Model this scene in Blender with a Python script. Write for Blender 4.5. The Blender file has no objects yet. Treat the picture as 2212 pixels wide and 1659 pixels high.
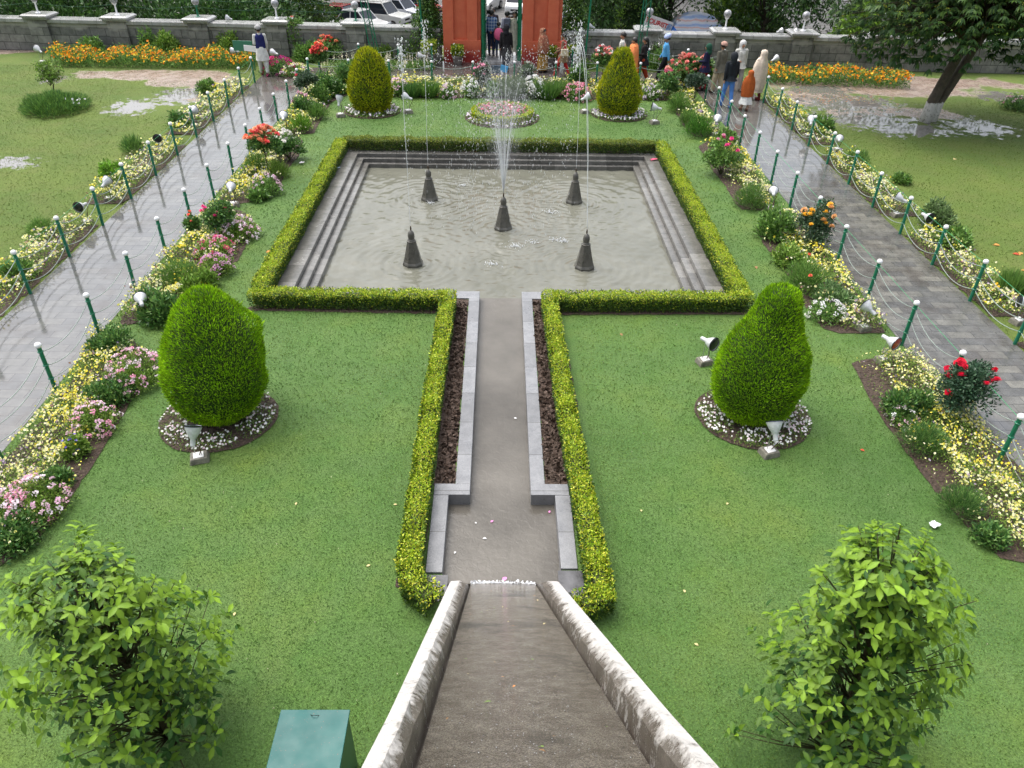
import bpy, bmesh, math, random
import numpy as np
from math import sin, cos, pi, radians as rad
from mathutils import Vector, Matrix
rng = np.random.default_rng(7); random.seed(7)
sc = bpy.context.scene
COL = sc.collection
# ------------------------------------------------------------------ camera
H = 7.0
PIT, YAW, ROLL = .614, .0228, .0198
CAM = np.array([-.0082*H, 0, H]); FOC = .7377*2212
Fv = np.array([sin(YAW)*cos(PIT), cos(YAW)*cos(PIT), -sin(PIT)])
R0 = np.array([cos(YAW), -sin(YAW), 0]); U0 = np.cross(R0, Fv)
Rv = R0*cos(ROLL)+U0*sin(ROLL); Uv = -R0*sin(ROLL)+U0*cos(ROLL)
cd = bpy.data.cameras.new('camera'); cam = bpy.data.objects.new('camera', cd); COL.objects.link(cam)
cd.sensor_width = 36; cd.lens = .7377*36; cd.clip_end = 2000; cd.clip_start = .05
M = Matrix(((Rv[0], Uv[0], -Fv[0], CAM[0]), (Rv[1], Uv[1], -Fv[1], CAM[1]), (Rv[2], Uv[2], -Fv[2], CAM[2]), (0, 0, 0, 1)))
cam.matrix_world = M; sc.camera = cam

def G(x, y, z=0.):
    "point at height z seen at (x, y) of a 2212 px wide survey picture"
    d = Fv*FOC+Rv*(x-1106)-Uv*(y-829.5)
    t = (z-H)/d[2]
    return CAM+d*t
def G2(x, y, z=0.):
    p = G(x, y, z); return float(p[0]), float(p[1])
def ZH(py, X, Y):
    "height at which (X, Y) is seen on row py"
    v = (py-829.5)/FOC; d0 = np.array([X, Y, 0])-CAM
    return float((-(d0@Uv)-v*(d0@Fv))/(v*Fv[2]+Uv[2]))

# ------------------------------------------------------------------ materials
MATS = {}
def mat(name, fn=None, color=(.5, .5, .5), rough=.6, spec=.5, metal=0., bump=0., bscale=40., var=0., vscale=6., alpha=1., coat=0.):
    if name in MATS: return MATS[name]
    m = bpy.data.materials.new(name); m.use_nodes = True; MATS[name] = m
    nt = m.node_tree; b = nt.nodes['Principled BSDF']
    b.inputs['Base Color'].default_value = (*color, 1); b.inputs['Roughness'].default_value = rough
    b.inputs['Specular IOR Level'].default_value = spec; b.inputs['Metallic'].default_value = metal
    b.inputs['Alpha'].default_value = alpha; b.inputs['Coat Weight'].default_value = coat
    N = NT(nt, b)
    if fn: fn(N)
    else:
        if var:
            n = N.noise(vscale, 4)
            b_ = N.ramp(n, [(.3, tuple(c*(1-var) for c in color)), (.7, tuple(min(1, c*(1+var)) for c in color))])
            N.link(b_, b.inputs['Base Color'])
        if bump: N.bump(N.noise(bscale, 5), bump)
    return m
class NT:
    def __init__(s, nt, b): s.nt = nt; s.b = b; s.tc = None
    def new(s, t, **k):
        n = s.nt.nodes.new(t)
        for a, v in k.items(): setattr(n, a, v)
        return n
    def link(s, a, b): s.nt.links.new(a, b)
    def co(s):
        if not s.tc: s.tc = s.new('ShaderNodeTexCoord')
        return s.tc.outputs['Object']
    def mapping(s, scale=(1, 1, 1), rot=(0, 0, 0), loc=(0, 0, 0)):
        m = s.new('ShaderNodeMapping'); s.link(s.co(), m.inputs['Vector'])
        m.inputs['Scale'].default_value = scale; m.inputs['Rotation'].default_value = rot; m.inputs['Location'].default_value = loc
        return m.outputs[0]
    def noise(s, scale, detail=4, rough=.55, vec=None, dist=0.):
        n = s.new('ShaderNodeTexNoise'); s.link(vec or s.co(), n.inputs['Vector'])
        n.inputs['Scale'].default_value = scale; n.inputs['Detail'].default_value = detail
        n.inputs['Roughness'].default_value = rough; n.inputs['Distortion'].default_value = dist
        return n.outputs['Fac']
    def vor(s, scale, vec=None, out='Distance', feat='F1'):
        n = s.new('ShaderNodeTexVoronoi', feature=feat); s.link(vec or s.co(), n.inputs['Vector'])
        n.inputs['Scale'].default_value = scale; return n.outputs[out]
    def ramp(s, fac, stops, interp='LINEAR'):
        r = s.new('ShaderNodeValToRGB'); r.color_ramp.interpolation = interp; e = r.color_ramp.elements
        while len(e) < len(stops): e.new(.5)
        for i, (p, c) in enumerate(stops):
            e[i].position = p; e[i].color = (*c, 1) if hasattr(c, '__len__') else (c, c, c, 1)
        s.link(fac, r.inputs[0]); return r.outputs[0]
    def mix(s, fac, a, b, mode='MIX'):
        n = s.new('ShaderNodeMix', data_type='RGBA', blend_type=mode)
        for v, i in ((fac, 0), (a, 6), (b, 7)):
            if hasattr(v, 'is_linked'): s.link(v, n.inputs[i])
            else: n.inputs[i].default_value = v if i == 0 else ((*v, 1) if hasattr(v, '__len__') else (v, v, v, 1))
        return n.outputs[2]
    def math(s, op, a, b=0., c=0.):
        n = s.new('ShaderNodeMath', operation=op)
        for i, v in enumerate((a, b, c)):
            if hasattr(v, 'is_linked'): s.link(v, n.inputs[i])
            else: n.inputs[i].default_value = v
        return n.outputs[0]
    def xyz(s):
        n = s.new('ShaderNodeSeparateXYZ'); s.link(s.co(), n.inputs[0]); return n.outputs
    def bump(s, h, strength=.3, dist=.02):
        n = s.new('ShaderNodeBump'); n.inputs['Strength'].default_value = strength; n.inputs['Distance'].default_value = dist
        s.link(h, n.inputs['Height']); s.link(n.outputs[0], s.b.inputs['Normal']); return n
    def color(s, c): s.link(c, s.b.inputs['Base Color'])
    def rough(s, c): s.link(c, s.b.inputs['Roughness'])

def leafy(trans=.3):
    def f(N):
        a = N.new('ShaderNodeVertexColor', layer_name='Col'); N.color(a.outputs[0])
        out = N.nt.nodes['Material Output']; t = N.new('ShaderNodeBsdfTranslucent'); N.link(a.outputs[0], t.inputs[0])
        m = N.new('ShaderNodeMixShader'); m.inputs[0].default_value = trans
        N.link(N.b.outputs[0], m.inputs[1]); N.link(t.outputs[0], m.inputs[2]); N.link(m.outputs[0], out.inputs[0])
    return f
def M_leaf(): return mat('foliage', leafy(.25), rough=.42, spec=.45)
def M_matte(): return mat('foliage_matte', leafy(.2), rough=.65, spec=.25)
def M_petal(): return mat('petal', leafy(.3), rough=.6, spec=.25)

# ------------------------------------------------------------------ objects
def tag(o, label=None, cat=None, group=None, kind=None):
    if label: o['label'] = label
    if cat: o['category'] = cat
    if group: o['group'] = group
    if kind: o['kind'] = kind
    return o
def empty(name, loc=(0, 0, 0), rz=0., label=None, cat=None, group=None):
    o = bpy.data.objects.new(name, None); COL.objects.link(o); o.location = loc; o.rotation_euler = (0, 0, rz)
    o.empty_display_size = .1
    return tag(o, label, cat, group)
def link(name, me, m, parent=None, loc=None, rz=None, smooth=False):
    o = bpy.data.objects.new(name, me); COL.objects.link(o)
    if m is not None:
        me.materials.clear(); me.materials.append(m)
    if parent: o.parent = parent
    if loc is not None: o.location = loc
    if rz is not None: o.rotation_euler = (0, 0, rz)
    if smooth: me.polygons.foreach_set('use_smooth', [True]*len(me.polygons))
    return o
def copy_tree(o, parent=None):
    c = o.copy(); COL.objects.link(c)
    if parent: c.parent = parent
    for ch in list(o.children): copy_tree(ch, c)
    return c

class Geo:
    "triangle soup with per-vertex colour"
    def __init__(s): s.v = []; s.f = []; s.c = []; s.n = 0
    def add(s, v, f, c):
        v = np.asarray(v, float).reshape(-1, 3); f = np.asarray(f, int).reshape(-1, 3)
        c = np.broadcast_to(np.asarray(c, float), (len(v), 3))
        s.v.append(v); s.f.append(f+s.n); s.c.append(c); s.n += len(v)
    def mesh(s, name):
        me = bpy.data.meshes.new(name)
        if not s.v: return me
        v = np.concatenate(s.v); f = np.concatenate(s.f); c = np.concatenate(s.c)
        me.vertices.add(len(v)); me.vertices.foreach_set('co', v.ravel())
        me.loops.add(f.size); me.loops.foreach_set('vertex_index', f.ravel())
        me.polygons.add(len(f)); me.polygons.foreach_set('loop_start', np.arange(0, f.size, 3)); me.polygons.foreach_set('loop_total', np.full(len(f), 3))
        a = me.color_attributes.new('Col', 'FLOAT_COLOR', 'POINT')
        a.data.foreach_set('color', np.concatenate([np.clip(c, 0, 1), np.ones((len(c), 1))], 1).ravel())
        me.update(calc_edges=True); me.validate(); return me
def unit(a): return a/np.maximum(np.linalg.norm(a, axis=-1, keepdims=True), 1e-9)
def rdir(n, up=0.):
    d = rng.normal(size=(n, 3)); d[:, 2] += up; return unit(d)
def cards(g, c, d, nrm, L, W, col, fold=.25):
    "folded leaf: base at c, growing along d, upper side nrm"
    c = np.asarray(c, float); n = len(c); d = unit(d); s = unit(np.cross(d, nrm)); u = np.cross(s, d)
    L = np.broadcast_to(np.asarray(L, float).reshape(-1, 1), (n, 1)); W = np.broadcast_to(np.asarray(W, float).reshape(-1, 1), (n, 1))
    mid = c+d*L*.45
    v = np.stack([c, mid+s*W*.5+u*W*fold, c+d*L, mid-s*W*.5+u*W*fold], 1).reshape(-1, 3)
    b = np.arange(n)[:, None]*4
    f = np.concatenate([b+[0, 1, 2], b+[0, 2, 3]], 1)
    g.add(v, f, np.repeat(np.broadcast_to(col, (n, 3)), 4, 0))
def blossoms(g, c, nrm, r, col, cen=None, k=6, cup=.25):
    c = np.asarray(c, float); n = len(c); nrm = unit(nrm)
    a = unit(np.cross(nrm, rdir(n))); b = np.cross(nrm, a); r = np.broadcast_to(np.asarray(r, float).reshape(-1, 1), (n, 1))
    col = np.broadcast_to(col, (n, 3)); vs = [c]; cs = [np.broadcast_to(cen, (n, 3)) if cen is not None else col]
    for i in range(k):
        t = 2*pi*i/k; rr = r*(1 if i % 2 else .82)
        vs.append(c+a*cos(t)*rr+b*sin(t)*rr+nrm*r*cup); cs.append(col)
    v = np.stack(vs, 1).reshape(-1, 3); cc = np.stack(cs, 1).reshape(-1, 3)
    bb = np.arange(n)[:, None]*(k+1)
    f = np.concatenate([bb+[0, i+1, (i+1) % k+1] for i in range(k)], 1)
    g.add(v, f, cc)
def vary(n, cols, w=None, amt=.15):
    cols = np.asarray(cols, float)
    if w is not None: w = (list(w)+[1]*9)[:len(cols)]
    i = rng.choice(len(cols), n, p=None if w is None else np.asarray(w)/sum(w))
    return cols[i]*(1+rng.normal(size=(n, 1))*amt)
def tube(g, pts, rads, col=(.1, .06, .04), k=6):
    pts = np.asarray(pts, float); n = len(pts); rads = np.broadcast_to(rads, n)
    t = np.gradient(pts, axis=0); t = unit(t); ref = np.array([.31, .17, .93])
    if abs(t[0]@ref) > .9: ref = np.array([1., .1, 0])
    a = unit(np.cross(t, ref)); b = np.cross(t, a)
    an = np.arange(k)*2*pi/k
    v = pts[:, None]+(a[:, None]*np.cos(an)[None, :, None]+b[:, None]*np.sin(an)[None, :, None])*rads[:, None, None]
    f = []
    for i in range(n-1):
        for j in range(k):
            p, q = i*k+j, i*k+(j+1) % k; f += [(p, q, q+k), (p, q+k, p+k)]
    v = v.reshape(-1, 3); m = len(v); v = np.concatenate([v, pts[[0]], pts[[-1]]])
    for j in range(k): f += [(m, (j+1) % k, j), (m+1, (n-1)*k+j, (n-1)*k+(j+1) % k)]
    g.add(v, f, col)

# bmesh shapes
def bm_new(): return bmesh.new()
def bx(bm, c, s, rz=0., taper=1., rot=None):
    r = bmesh.ops.create_cube(bm, size=1); vs = r['verts']
    for v in vs:
        k = taper if v.co.z > 0 else 1
        v.co = Vector((v.co.x*s[0]*k, v.co.y*s[1]*k, v.co.z*s[2]))
    m = Matrix.Rotation(rz, 4, 'Z') if rot is None else rot.to_4x4()
    bmesh.ops.transform(bm, matrix=Matrix.Translation(c) @ m, verts=vs); return vs
def lathe(bm, prof, k=16, c=(0, 0, 0), m=None, ang=0., cap=True):
    rings = []
    for r, z in prof:
        rings.append([bm.verts.new((max(r, .0005)*cos(ang+2*pi*i/k), max(r, .0005)*sin(ang+2*pi*i/k), z)) for i in range(k)])
    for a, b in zip(rings, rings[1:]):
        for i in range(k): bm.faces.new((a[i], a[(i+1) % k], b[(i+1) % k], b[i]))
    if cap: bm.faces.new(rings[0][::-1]); bm.faces.new(rings[-1])
    vs = [v for r in rings for v in r]
    mm = Matrix.Translation(c) @ (m.to_4x4() if m is not None else Matrix())
    bmesh.ops.transform(bm, matrix=mm, verts=vs); return vs
def rod(bm, a, b, r, r2=None, k=8):
    a, b = Vector(a), Vector(b); d = b-a; q = d.to_track_quat('Z', 'Y').to_matrix()
    return lathe(bm, [(r, 0), (r2 or r, d.length)], k, a, q)
def done(name, bm, m, parent=None, loc=None, rz=None, smooth=False, bevel=0., sub=0):
    bmesh.ops.recalc_face_normals(bm, faces=bm.faces)
    me = bpy.data.meshes.new(name); bm.to_mesh(me); bm.free()
    o = link(name, me, m, parent, loc, rz, smooth)
    if bevel:
        b = o.modifiers.new('b', 'BEVEL'); b.width = bevel; b.segments = 2; b.limit_method = 'ANGLE'; b.angle_limit = rad(40)
    if sub:
        b = o.modifiers.new('s', 'SUBSURF'); b.levels = b.render_levels = sub
    return o
def poly_in(P, x, y):
    P = np.asarray(P); ins = np.zeros(len(x), bool); j = len(P)-1
    for i in range(len(P)):
        xi, yi = P[i]; xj, yj = P[j]
        c = ((yi > y) != (yj > y)) & (x < (xj-xi)*(y-yi)/((yj-yi) or 1e-9)+xi); ins ^= c; j = i
    return ins
def poly_pts(P, dens):
    P = np.asarray(P); lo, hi = P.min(0), P.max(0); n = int(np.prod(hi-lo)*dens)
    p = rng.uniform(lo, hi, (n, 2)); return p[poly_in(P, p[:, 0], p[:, 1])]
def sheet(name, P, z, m, kind='structure', jit=0., **k):
    "flat polygon sheet (edges subdivided and roughened)"
    Q = []
    P = [tuple(p[:2]) for p in P]
    for a, b in zip(P, P[1:]+P[:1]):
        L = math.dist(a, b); n = max(1, int(L/.12)) if jit else 1
        for i in range(n):
            t = i/n; e = jit*(random.random()-.5)*2 if jit else 0
            Q.append((a[0]+(b[0]-a[0])*t+e, a[1]+(b[1]-a[1])*t+jit*(random.random()-.5)*2))
    bm = bmesh.new(); f = bm.faces.new([bm.verts.new((x, y, z)) for x, y in Q])
    bmesh.ops.triangulate(bm, faces=[f])
    for f in bm.faces:
        if f.normal.z < 0: f.normal_flip()
    me = bpy.data.meshes.new(name); bm.to_mesh(me); bm.free()
    o = link(name, me, m); return tag(o, kind=kind, **k)

def lettering(text, size, m, parent, loc, fat=0., ext=.004):
    "flat cut-out letters as one mesh, facing -y"
    cu = bpy.data.curves.new('lettering', 'FONT'); cu.body = text; cu.size = size; cu.align_x = 'CENTER'; cu.align_y = 'CENTER'; cu.extrude = ext; cu.offset = fat
    o = bpy.data.objects.new('tmp', cu); COL.objects.link(o); me = bpy.data.meshes.new_from_object(o.evaluated_get(bpy.context.evaluated_depsgraph_get())); bpy.data.objects.remove(o)
    me.name = 'lettering'; q = link('lettering', me, m, parent, loc); q.rotation_euler = (pi/2, 0, 0); return q
# ------------------------------------------------------------------ ground, paths, pool
GRASS_A = (.045, .105, .022)
def blobs(N, boxes, namp=.9, nscale=1.1, det=6):
    "mask from survey boxes with a ragged edge"
    x, y, z = N.xyz()[:3]; acc = None
    for (x0, y0, x1, y1) in boxes:
        a = G2((x0+x1)/2, y1); b = G2((x0+x1)/2, y0); l = G2(x0, (y0+y1)/2); r = G2(x1, (y0+y1)/2)
        cx, cy = (l[0]+r[0])/2, (a[1]+b[1])/2; rx, ry = (r[0]-l[0])/2, (b[1]-a[1])/2
        u = N.math('DIVIDE', N.math('SUBTRACT', x, cx), rx); v = N.math('DIVIDE', N.math('SUBTRACT', y, cy), ry)
        d = N.math('SUBTRACT', 1.1, N.math('SQRT', N.math('ADD', N.math('MULTIPLY', u, u), N.math('MULTIPLY', v, v))))
        acc = d if acc is None else N.math('MAXIMUM', acc, d)
    n = N.math('MULTIPLY', N.math('SUBTRACT', N.noise(nscale, det, .65), .5), namp*3.2)
    return N.math('ADD', acc, n)
def f_lawn(N):
    n1 = N.noise(.45, 5, .65); n2 = N.noise(2.2, 5, .6); n3 = N.noise(38, 4, .7)
    base = N.ramp(n1, [(.32, (.060, .135, .028)), (.5, (.085, .170, .036)), (.68, (.125, .195, .036))])
    base = N.mix(N.ramp(n2, [(.35, 0.), (.75, .55)]), base, (.115, .185, .06))
    fine = N.ramp(n3, [(.3, .55), (.7, 1.35)])
    base = N.mix(1., base, fine, 'MULTIPLY')
    N.color(base); N.b.inputs['Roughness'].default_value = .55; N.b.inputs['Specular IOR Level'].default_value = .2
    N.bump(N.noise(60, 4, .7), .7, .03)
def f_outer(N):
    n1 = N.noise(.5, 4); n3 = N.noise(26, 5, .7); n2 = N.noise(1.5, 5, .6)
    base = N.ramp(n1, [(.3, (.065, .115, .014)), (.7, (.105, .150, .022))])
    base = N.mix(N.ramp(n2, [(.45, 0.), (.8, .5)]), base, (.13, .13, .04))
    base = N.mix(1., base, N.ramp(n3, [(.3, .6), (.7, 1.35)]), 'MULTIPLY')
    N.b.inputs['Specular IOR Level'].default_value = .5
    mud = blobs(N, [(150, 148, 520, 176), (300, 150, 470, 190), (395, 160, 520, 225), (-60, 100, 90, 118), (1560, 160, 2260, 200), (1660, 190, 1900, 235), (1760, 215, 1960, 262), (1700, 175, 2150, 212), (1930, 230, 2080, 262)], .5, .8)
    pud = blobs(N, [(230, 212, 345, 252), (330, 185, 450, 230), (-60, 338, 88, 368), (1700, 198, 1960, 250), (1760, 238, 2000, 282), (1860, 262, 2080, 298), (2040, 252, 2185, 296), (1690, 180, 1850, 210), (2100, 196, 2230, 222), (90, 162, 150, 182)], 1.15, 3.2, 9)
    mm = N.ramp(mud, [(.18, 0.), (.34, 1.)]); pm = N.ramp(pud, [(.27, 0.), (.44, 1.)])
    mudc = N.ramp(N.noise(1.4, 6, .7), [(.3, (.21, .145, .11)), (.55, (.30, .235, .195)), (.75, (.19, .17, .09))])
    c = N.mix(mm, base, mudc); c = N.mix(pm, c, (.16, .15, .14)); N.color(c); N.link(N.mix(pm, .5, 1.), N.b.inputs['Specular IOR Level'])
    r = N.mix(mm, .95, N.ramp(N.noise(2.6, 5, .7), [(.4, .10), (.62, .45)])); r = N.mix(pm, r, .03); N.rough(r)
    b = N.bump(N.noise(40, 5, .75), 1., .03)
    s = N.math('MULTIPLY', N.math('SUBTRACT', 1., pm), N.math('SUBTRACT', .55, N.math('MULTIPLY', mm, .35))); N.link(s, b.inputs['Strength'])
def f_path(N):
    v = N.mapping((1, 1, 1))
    br = N.new('ShaderNodeTexBrick'); N.link(v, br.inputs['Vector']); br.offset = .5; br.squash = 1
    br.inputs['Scale'].default_value = 1; br.inputs['Brick Width'].default_value = .46; br.inputs['Row Height'].default_value = .22
    br.inputs['Mortar Size'].default_value = .006; br.inputs['Mortar Smooth'].default_value = .3; br.inputs['Bias'].default_value = -.1
    br.inputs['Color1'].default_value = (.085, .085, .082, 1); br.inputs['Color2'].default_value = (.155, .15, .13, 1); br.inputs['Mortar'].default_value = (.05, .05, .045, 1)
    n = N.noise(3.5, 6, .65); c = N.mix(1., br.outputs[0], N.ramp(n, [(.3, .6), (.7, 1.45)]), 'MULTIPLY')
    x, y = N.xyz()[:2]
    left = N.ramp(N.math('MULTIPLY', x, -1), [(0., 0.), (.1, 1.)])
    # standing water: all over the left path, only the far half of the right one; thin mud at the far end
    far = N.math('MULTIPLY', N.math('SUBTRACT', y, 17.4), .45)
    wet = N.math('MAXIMUM', N.mix(left, far, 1.), N.math('MULTIPLY', N.math('SUBTRACT', 9.2, y), .25))
    wet = N.math('ADD', wet, N.math('MULTIPLY', N.math('SUBTRACT', N.noise(1.5, 8, .68), .49), 4.2))
    wm = N.ramp(wet, [(.25, 0.), (.6, 1.)])
    mud = N.ramp(N.math('ADD', N.math('MULTIPLY', N.math('SUBTRACT', y, 24.), .2), N.math('MULTIPLY', N.noise(2., 5), .4)), [(.2, 0.), (.8, .85)])
    c = N.mix(mud, c, (.135, .10, .08)); c = N.mix(N.math('MULTIPLY', wm, .5), c, (.105, .108, .112)); c = N.mix(N.math('MULTIPLY', br.outputs['Fac'], .75), c, (.03, .03, .03)); c = N.mix(N.ramp(N.noise(.9, 7, .7), [(.5, 0.), (.62, .55)]), c, (.06, .05, .042)); N.color(c)
    r = N.mix(wm, N.ramp(N.noise(5, 5, .7), [(.35, .16), (.7, .42)]), .03); N.rough(r); N.link(N.mix(wm, .5, 1.), N.b.inputs['Specular IOR Level'])
    b = N.bump(N.math('ADD', N.math('MULTIPLY', br.outputs['Fac'], -.6), N.math('MULTIPLY', N.noise(30, 5), .6)), .3, .006)
    N.link(N.mix(wm, .5, .16), b.inputs['Strength'])
def f_soil(N):
    n = N.noise(22, 6, .7); c = N.ramp(n, [(.3, (.035, .021, .014)), (.6, (.085, .055, .038)), (.8, (.13, .09, .065))])
    N.color(c); N.b.inputs['Roughness'].default_value = .75; N.bump(N.math('ADD', N.noise(14, 6, .7), N.vor(18)), 1., .06)
def f_stone(N, c1=(.17, .17, .17), c2=(.30, .295, .29), rough=(.12, .4), brick=None):
    n = N.noise(5, 6, .7); c = N.ramp(n, [(.3, c1), (.7, c2)])
    c = N.mix(N.ramp(N.noise(60, 3), [(.4, 0.), (.7, .4)]), c, tuple(q*.6 for q in c1))
    if brick:
        x, y = N.xyz()[:2]; t = N.math('FRACT', N.math('MULTIPLY', y if brick == 'y' else x, 1.35))
        j = N.math('LESS_THAN', t, .014); c = N.mix(N.math('MULTIPLY', j, .8), c, (.04, .04, .035))
        idx = N.math('FLOOR', N.math('MULTIPLY', y if brick == 'y' else x, 1.35)); w = N.new('ShaderNodeTexWhiteNoise', noise_dimensions='1D'); N.link(idx, w.inputs['W'])
        c = N.mix(1., c, N.ramp(w.outputs[0], [(0., .78), (1., 1.2)]), 'MULTIPLY')
    N.color(c); N.rough(N.ramp(N.noise(3, 5), [(.35, rough[0]), (.7, rough[1])])); N.bump(N.noise(50, 5), .25, .01)
def f_water(c1, c2, bump=.12, sc_=9., rough=.03):
    def f(N):
        N.color(N.ramp(N.noise(.6, 5, .6), [(.3, c1), (.7, c2)])); N.b.inputs['Roughness'].default_value = rough
        N.b.inputs['IOR'].default_value = 1.42
        N.bump(N.noise(sc_, 4, .6, dist=.6), bump, .02)
    return f

# one ground sheet to the horizon; garden sheets lie above it
bm = bmesh.new(); bx(bm, (0, 200, -4.5), (3000, 3000, .2)); tag(done('ground', bm, mat('far_ground', color=(.06, .09, .025), rough=.9, var=.3, vscale=.05)), kind='structure')
XI, XO, PW = 6.98, 9.05, None
def grid_sheet(name, xs, ys, skip, z, m):
    bm = bmesh.new(); vv = {}
    def V(x, y):
        if (x, y) not in vv: vv[(x, y)] = bm.verts.new((x, y, z))
        return vv[(x, y)]
    for a, b in zip(xs, xs[1:]):
        for c, d in zip(ys, ys[1:]):
            if skip((a+b)/2, (c+d)/2): continue
            bm.faces.new((V(a, c), V(b, c), V(b, d), V(a, d)))
    me = bpy.data.meshes.new(name); bm.to_mesh(me); bm.free(); return tag(link(name, me, m), kind='structure')
PX0, PX1, PY0, PY1 = -4.03, 4.03, 13.0, 21.08     # pool opening
grid_sheet('lawn', [-7., -4.35, -.70, -.42, .39, .72, 4.4, 7.08], [-6., 5.0, 6.1, 7.34, 12.98, 21.3, 28.6],
           lambda x, y: (-4.35 < x < 4.4 and 12.98 < y < 21.3) or (-.42 < x < .39 and 5.0 < y < 13) or (-.70 < x < .72 and 5.0 < y < 7.34), 0., mat('lawn_grass', f_lawn))
mo = mat('outer_grass', f_outer)
sheet('lawn_beside_the_left_path', [(-60, -6), (-8.95, -6), (-8.95, 31.1), (-60, 33.5)], 0, mo)
sheet('lawn_beside_the_right_path', [(9.12, -6), (60, -6), (60, 31.2), (9.12, 31.2)], 0, mo)
sheet('wall_border', [(-60, 31.0), (60, 31.0), (60, 34.2), (-60, 36.0)], -.01, mo)
mp = mat('wet_slate', f_path)
sheet('path_left', [(-8.95, -6), (-7.0, -6), (-7.0, 28.6), (-8.95, 28.6)], .004, mp)
sheet('path_right', [(7.08, -6), (9.12, -6), (9.12, 28.6), (7.08, 28.6)], .004, mp)
sheet('path_across', [(-8.95, 28.6), (9.12, 28.6), (9.12, 31.2), (-8.95, 31.2)], .004, mp); sheet('path_to_gate', [(-2.6, 31.2), (2.7, 31.2), (2.7, 32.6), (-2.6, 32.6)], .006, mp)
sheet('parking_lot', [(-45, 37.5), (60, 37.5), (90, 130), (-80, 130)], -4.2, mat('asphalt', lambda N: (N.color(N.ramp(N.noise(4, 6), [(.3, (.07, .07, .07)), (.7, (.13, .125, .12))])), N.rough(N.ramp(N.noise(1.2, 5), [(.4, .5), (.6, .9)])))))

# pool: coping, two steps, wall, water
mstone = mat('wet_stone', lambda N: f_stone(N, (.11, .107, .098), (.225, .218, .20), (.04, .3), 'y'))
mstx = mat('wet_stone_across', lambda N: f_stone(N, (.07, .068, .062), (.15, .145, .135), (.08, .35), 'x'))
bm = bmesh.new(); bm2 = bmesh.new()
for s in (-1, 1):
    for k, (xa, xb, zt) in enumerate([(4.03, 4.38, .012), (3.86, 4.03, -.09), (3.70, 3.86, -.19)]):
        bx(bm, (s*(xa+xb)/2, (12.72+21.1)/2, (zt-.8)/2), (xb-xa, 21.1-12.72, zt+.8))
for (ya, yb, zt) in [(21.102, 21.42, .012), (20.96, 21.10, -.088), (20.82, 20.958, -.188)]:
    w = {.012: 8.76, -.088: 8.05, -.188: 7.71}[zt]; bx(bm2, (0, (ya+yb)/2, (zt-.8)/2), (w, yb-ya, zt+.8))
for s, xa in ((-1, -.64), (1, .59)):
    bx(bm2, ((s*3.69+xa)/2, 12.86, -.394), (abs(s*3.69-xa), .28, .80))
pool = done('pool', bm, mstone, bevel=.008); done('coping', bm2, mstx, pool, bevel=.008)
tag(pool, 'square stepped stone pool with wet grey coping around the five fountains', 'pool', kind='structure')
n = 260
X, Y = np.meshgrid(np.linspace(-3.71, 3.71, n), np.linspace(13.0, 20.83, n)); Zw = np.zeros_like(X)
FNT = [G2(892, 570, -.3), G2(1262, 577, -.3), G2(928, 430, -.3), G2(1240, 436, -.3), G2(1087, 493, -.3)]
src = [(*p, .0075, .19, 1.2) for p in FNT]+[(*G2(x, y, -.3), .0065, .15, .6) for x, y in ((1112, 530), (1190, 460), (1195, 475), (1060, 570), (925, 440), (1250, 440), (1005, 400))]
for (cx, cy, a, lam, dec) in src:
    r = np.hypot(X-cx, Y-cy); Zw += a*np.sin(2*pi*r/lam+cx*5)*np.exp(-r/dec)
for i in range(26):
    th = rng.uniform(0, 2*pi); lam = rng.uniform(.16, .55); Zw += .0011*lam/.3*np.sin(2*pi*(X*cos(th)+Y*sin(th))/lam+rng.uniform(0, 6))
V = np.stack([X, Y, Zw-.30], 2).reshape(-1, 3); I = (np.arange(n-1)[:, None]*n+np.arange(n-1)).ravel()
g = Geo(); g.add(V, np.concatenate([np.stack([I, I+1, I+n+1], 1), np.stack([I, I+n+1, I+n], 1)]), (0, 0, 0))
tag(link('pool_water', g.mesh('pool_water'), mat('pool_water', f_water((.125, .126, .098), (.17, .17, .138), .10, 16.)), smooth=True), kind='structure')

# channel and basin
mk = mat('kerb_stone', lambda N: f_stone(N, (.15, .155, .165), (.25, .255, .265), (.22, .5), 'y'))
bm = bmesh.new()
def kb(x0, y0, x1, y1, z=.03): bx(bm, ((x0+x1)/2, (y0+y1)/2, (z-.5)/2), (abs(x1-x0), abs(y1-y0), z+.5))
kb(-.62, 7.55, -.42, 12.72); kb(-.90, 7.335, -.42, 7.548, .033); kb(-.90, 6.02, -.70, 7.333)
kb(.39, 7.55, .585, 12.72); kb(.39, 7.335, .90, 7.548, .033); kb(.71, 6.08, .91, 7.333)
kb(-.88, 12.722, -.42, 13.0, .028); kb(.39, 12.722, .84, 13.0, .028)
kerb = done('channel_kerb', bm, mk, bevel=.006); tag(kerb, kind='structure')
bm = bmesh.new()
for c, s in (((-.015, 10.2, -.2), (.86, 5.7, .1)), ((.01, 6.675, -.2), (1.46, 1.35, .1)), ((-.015, 13.02, -.33), (.86, .12, .3))): bx(bm, c, s)
tag(done('channel_water', bm, mat('channel_water', f_water((.07, .064, .054), (.16, .148, .128), .35, 13., .05))), kind='structure')
bm = bmesh.new()
bx(bm, (-.78, 5.80, -.085), (.3, .38, .2)); bx(bm, (.84, 5.86, -.085), (.34, .4, .2))
tag(done('apron_stones', bm, mat('dark_wet_slab', color=(.09, .09, .095), rough=.12, bump=.2, var=.4)), kind='structure')

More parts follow.
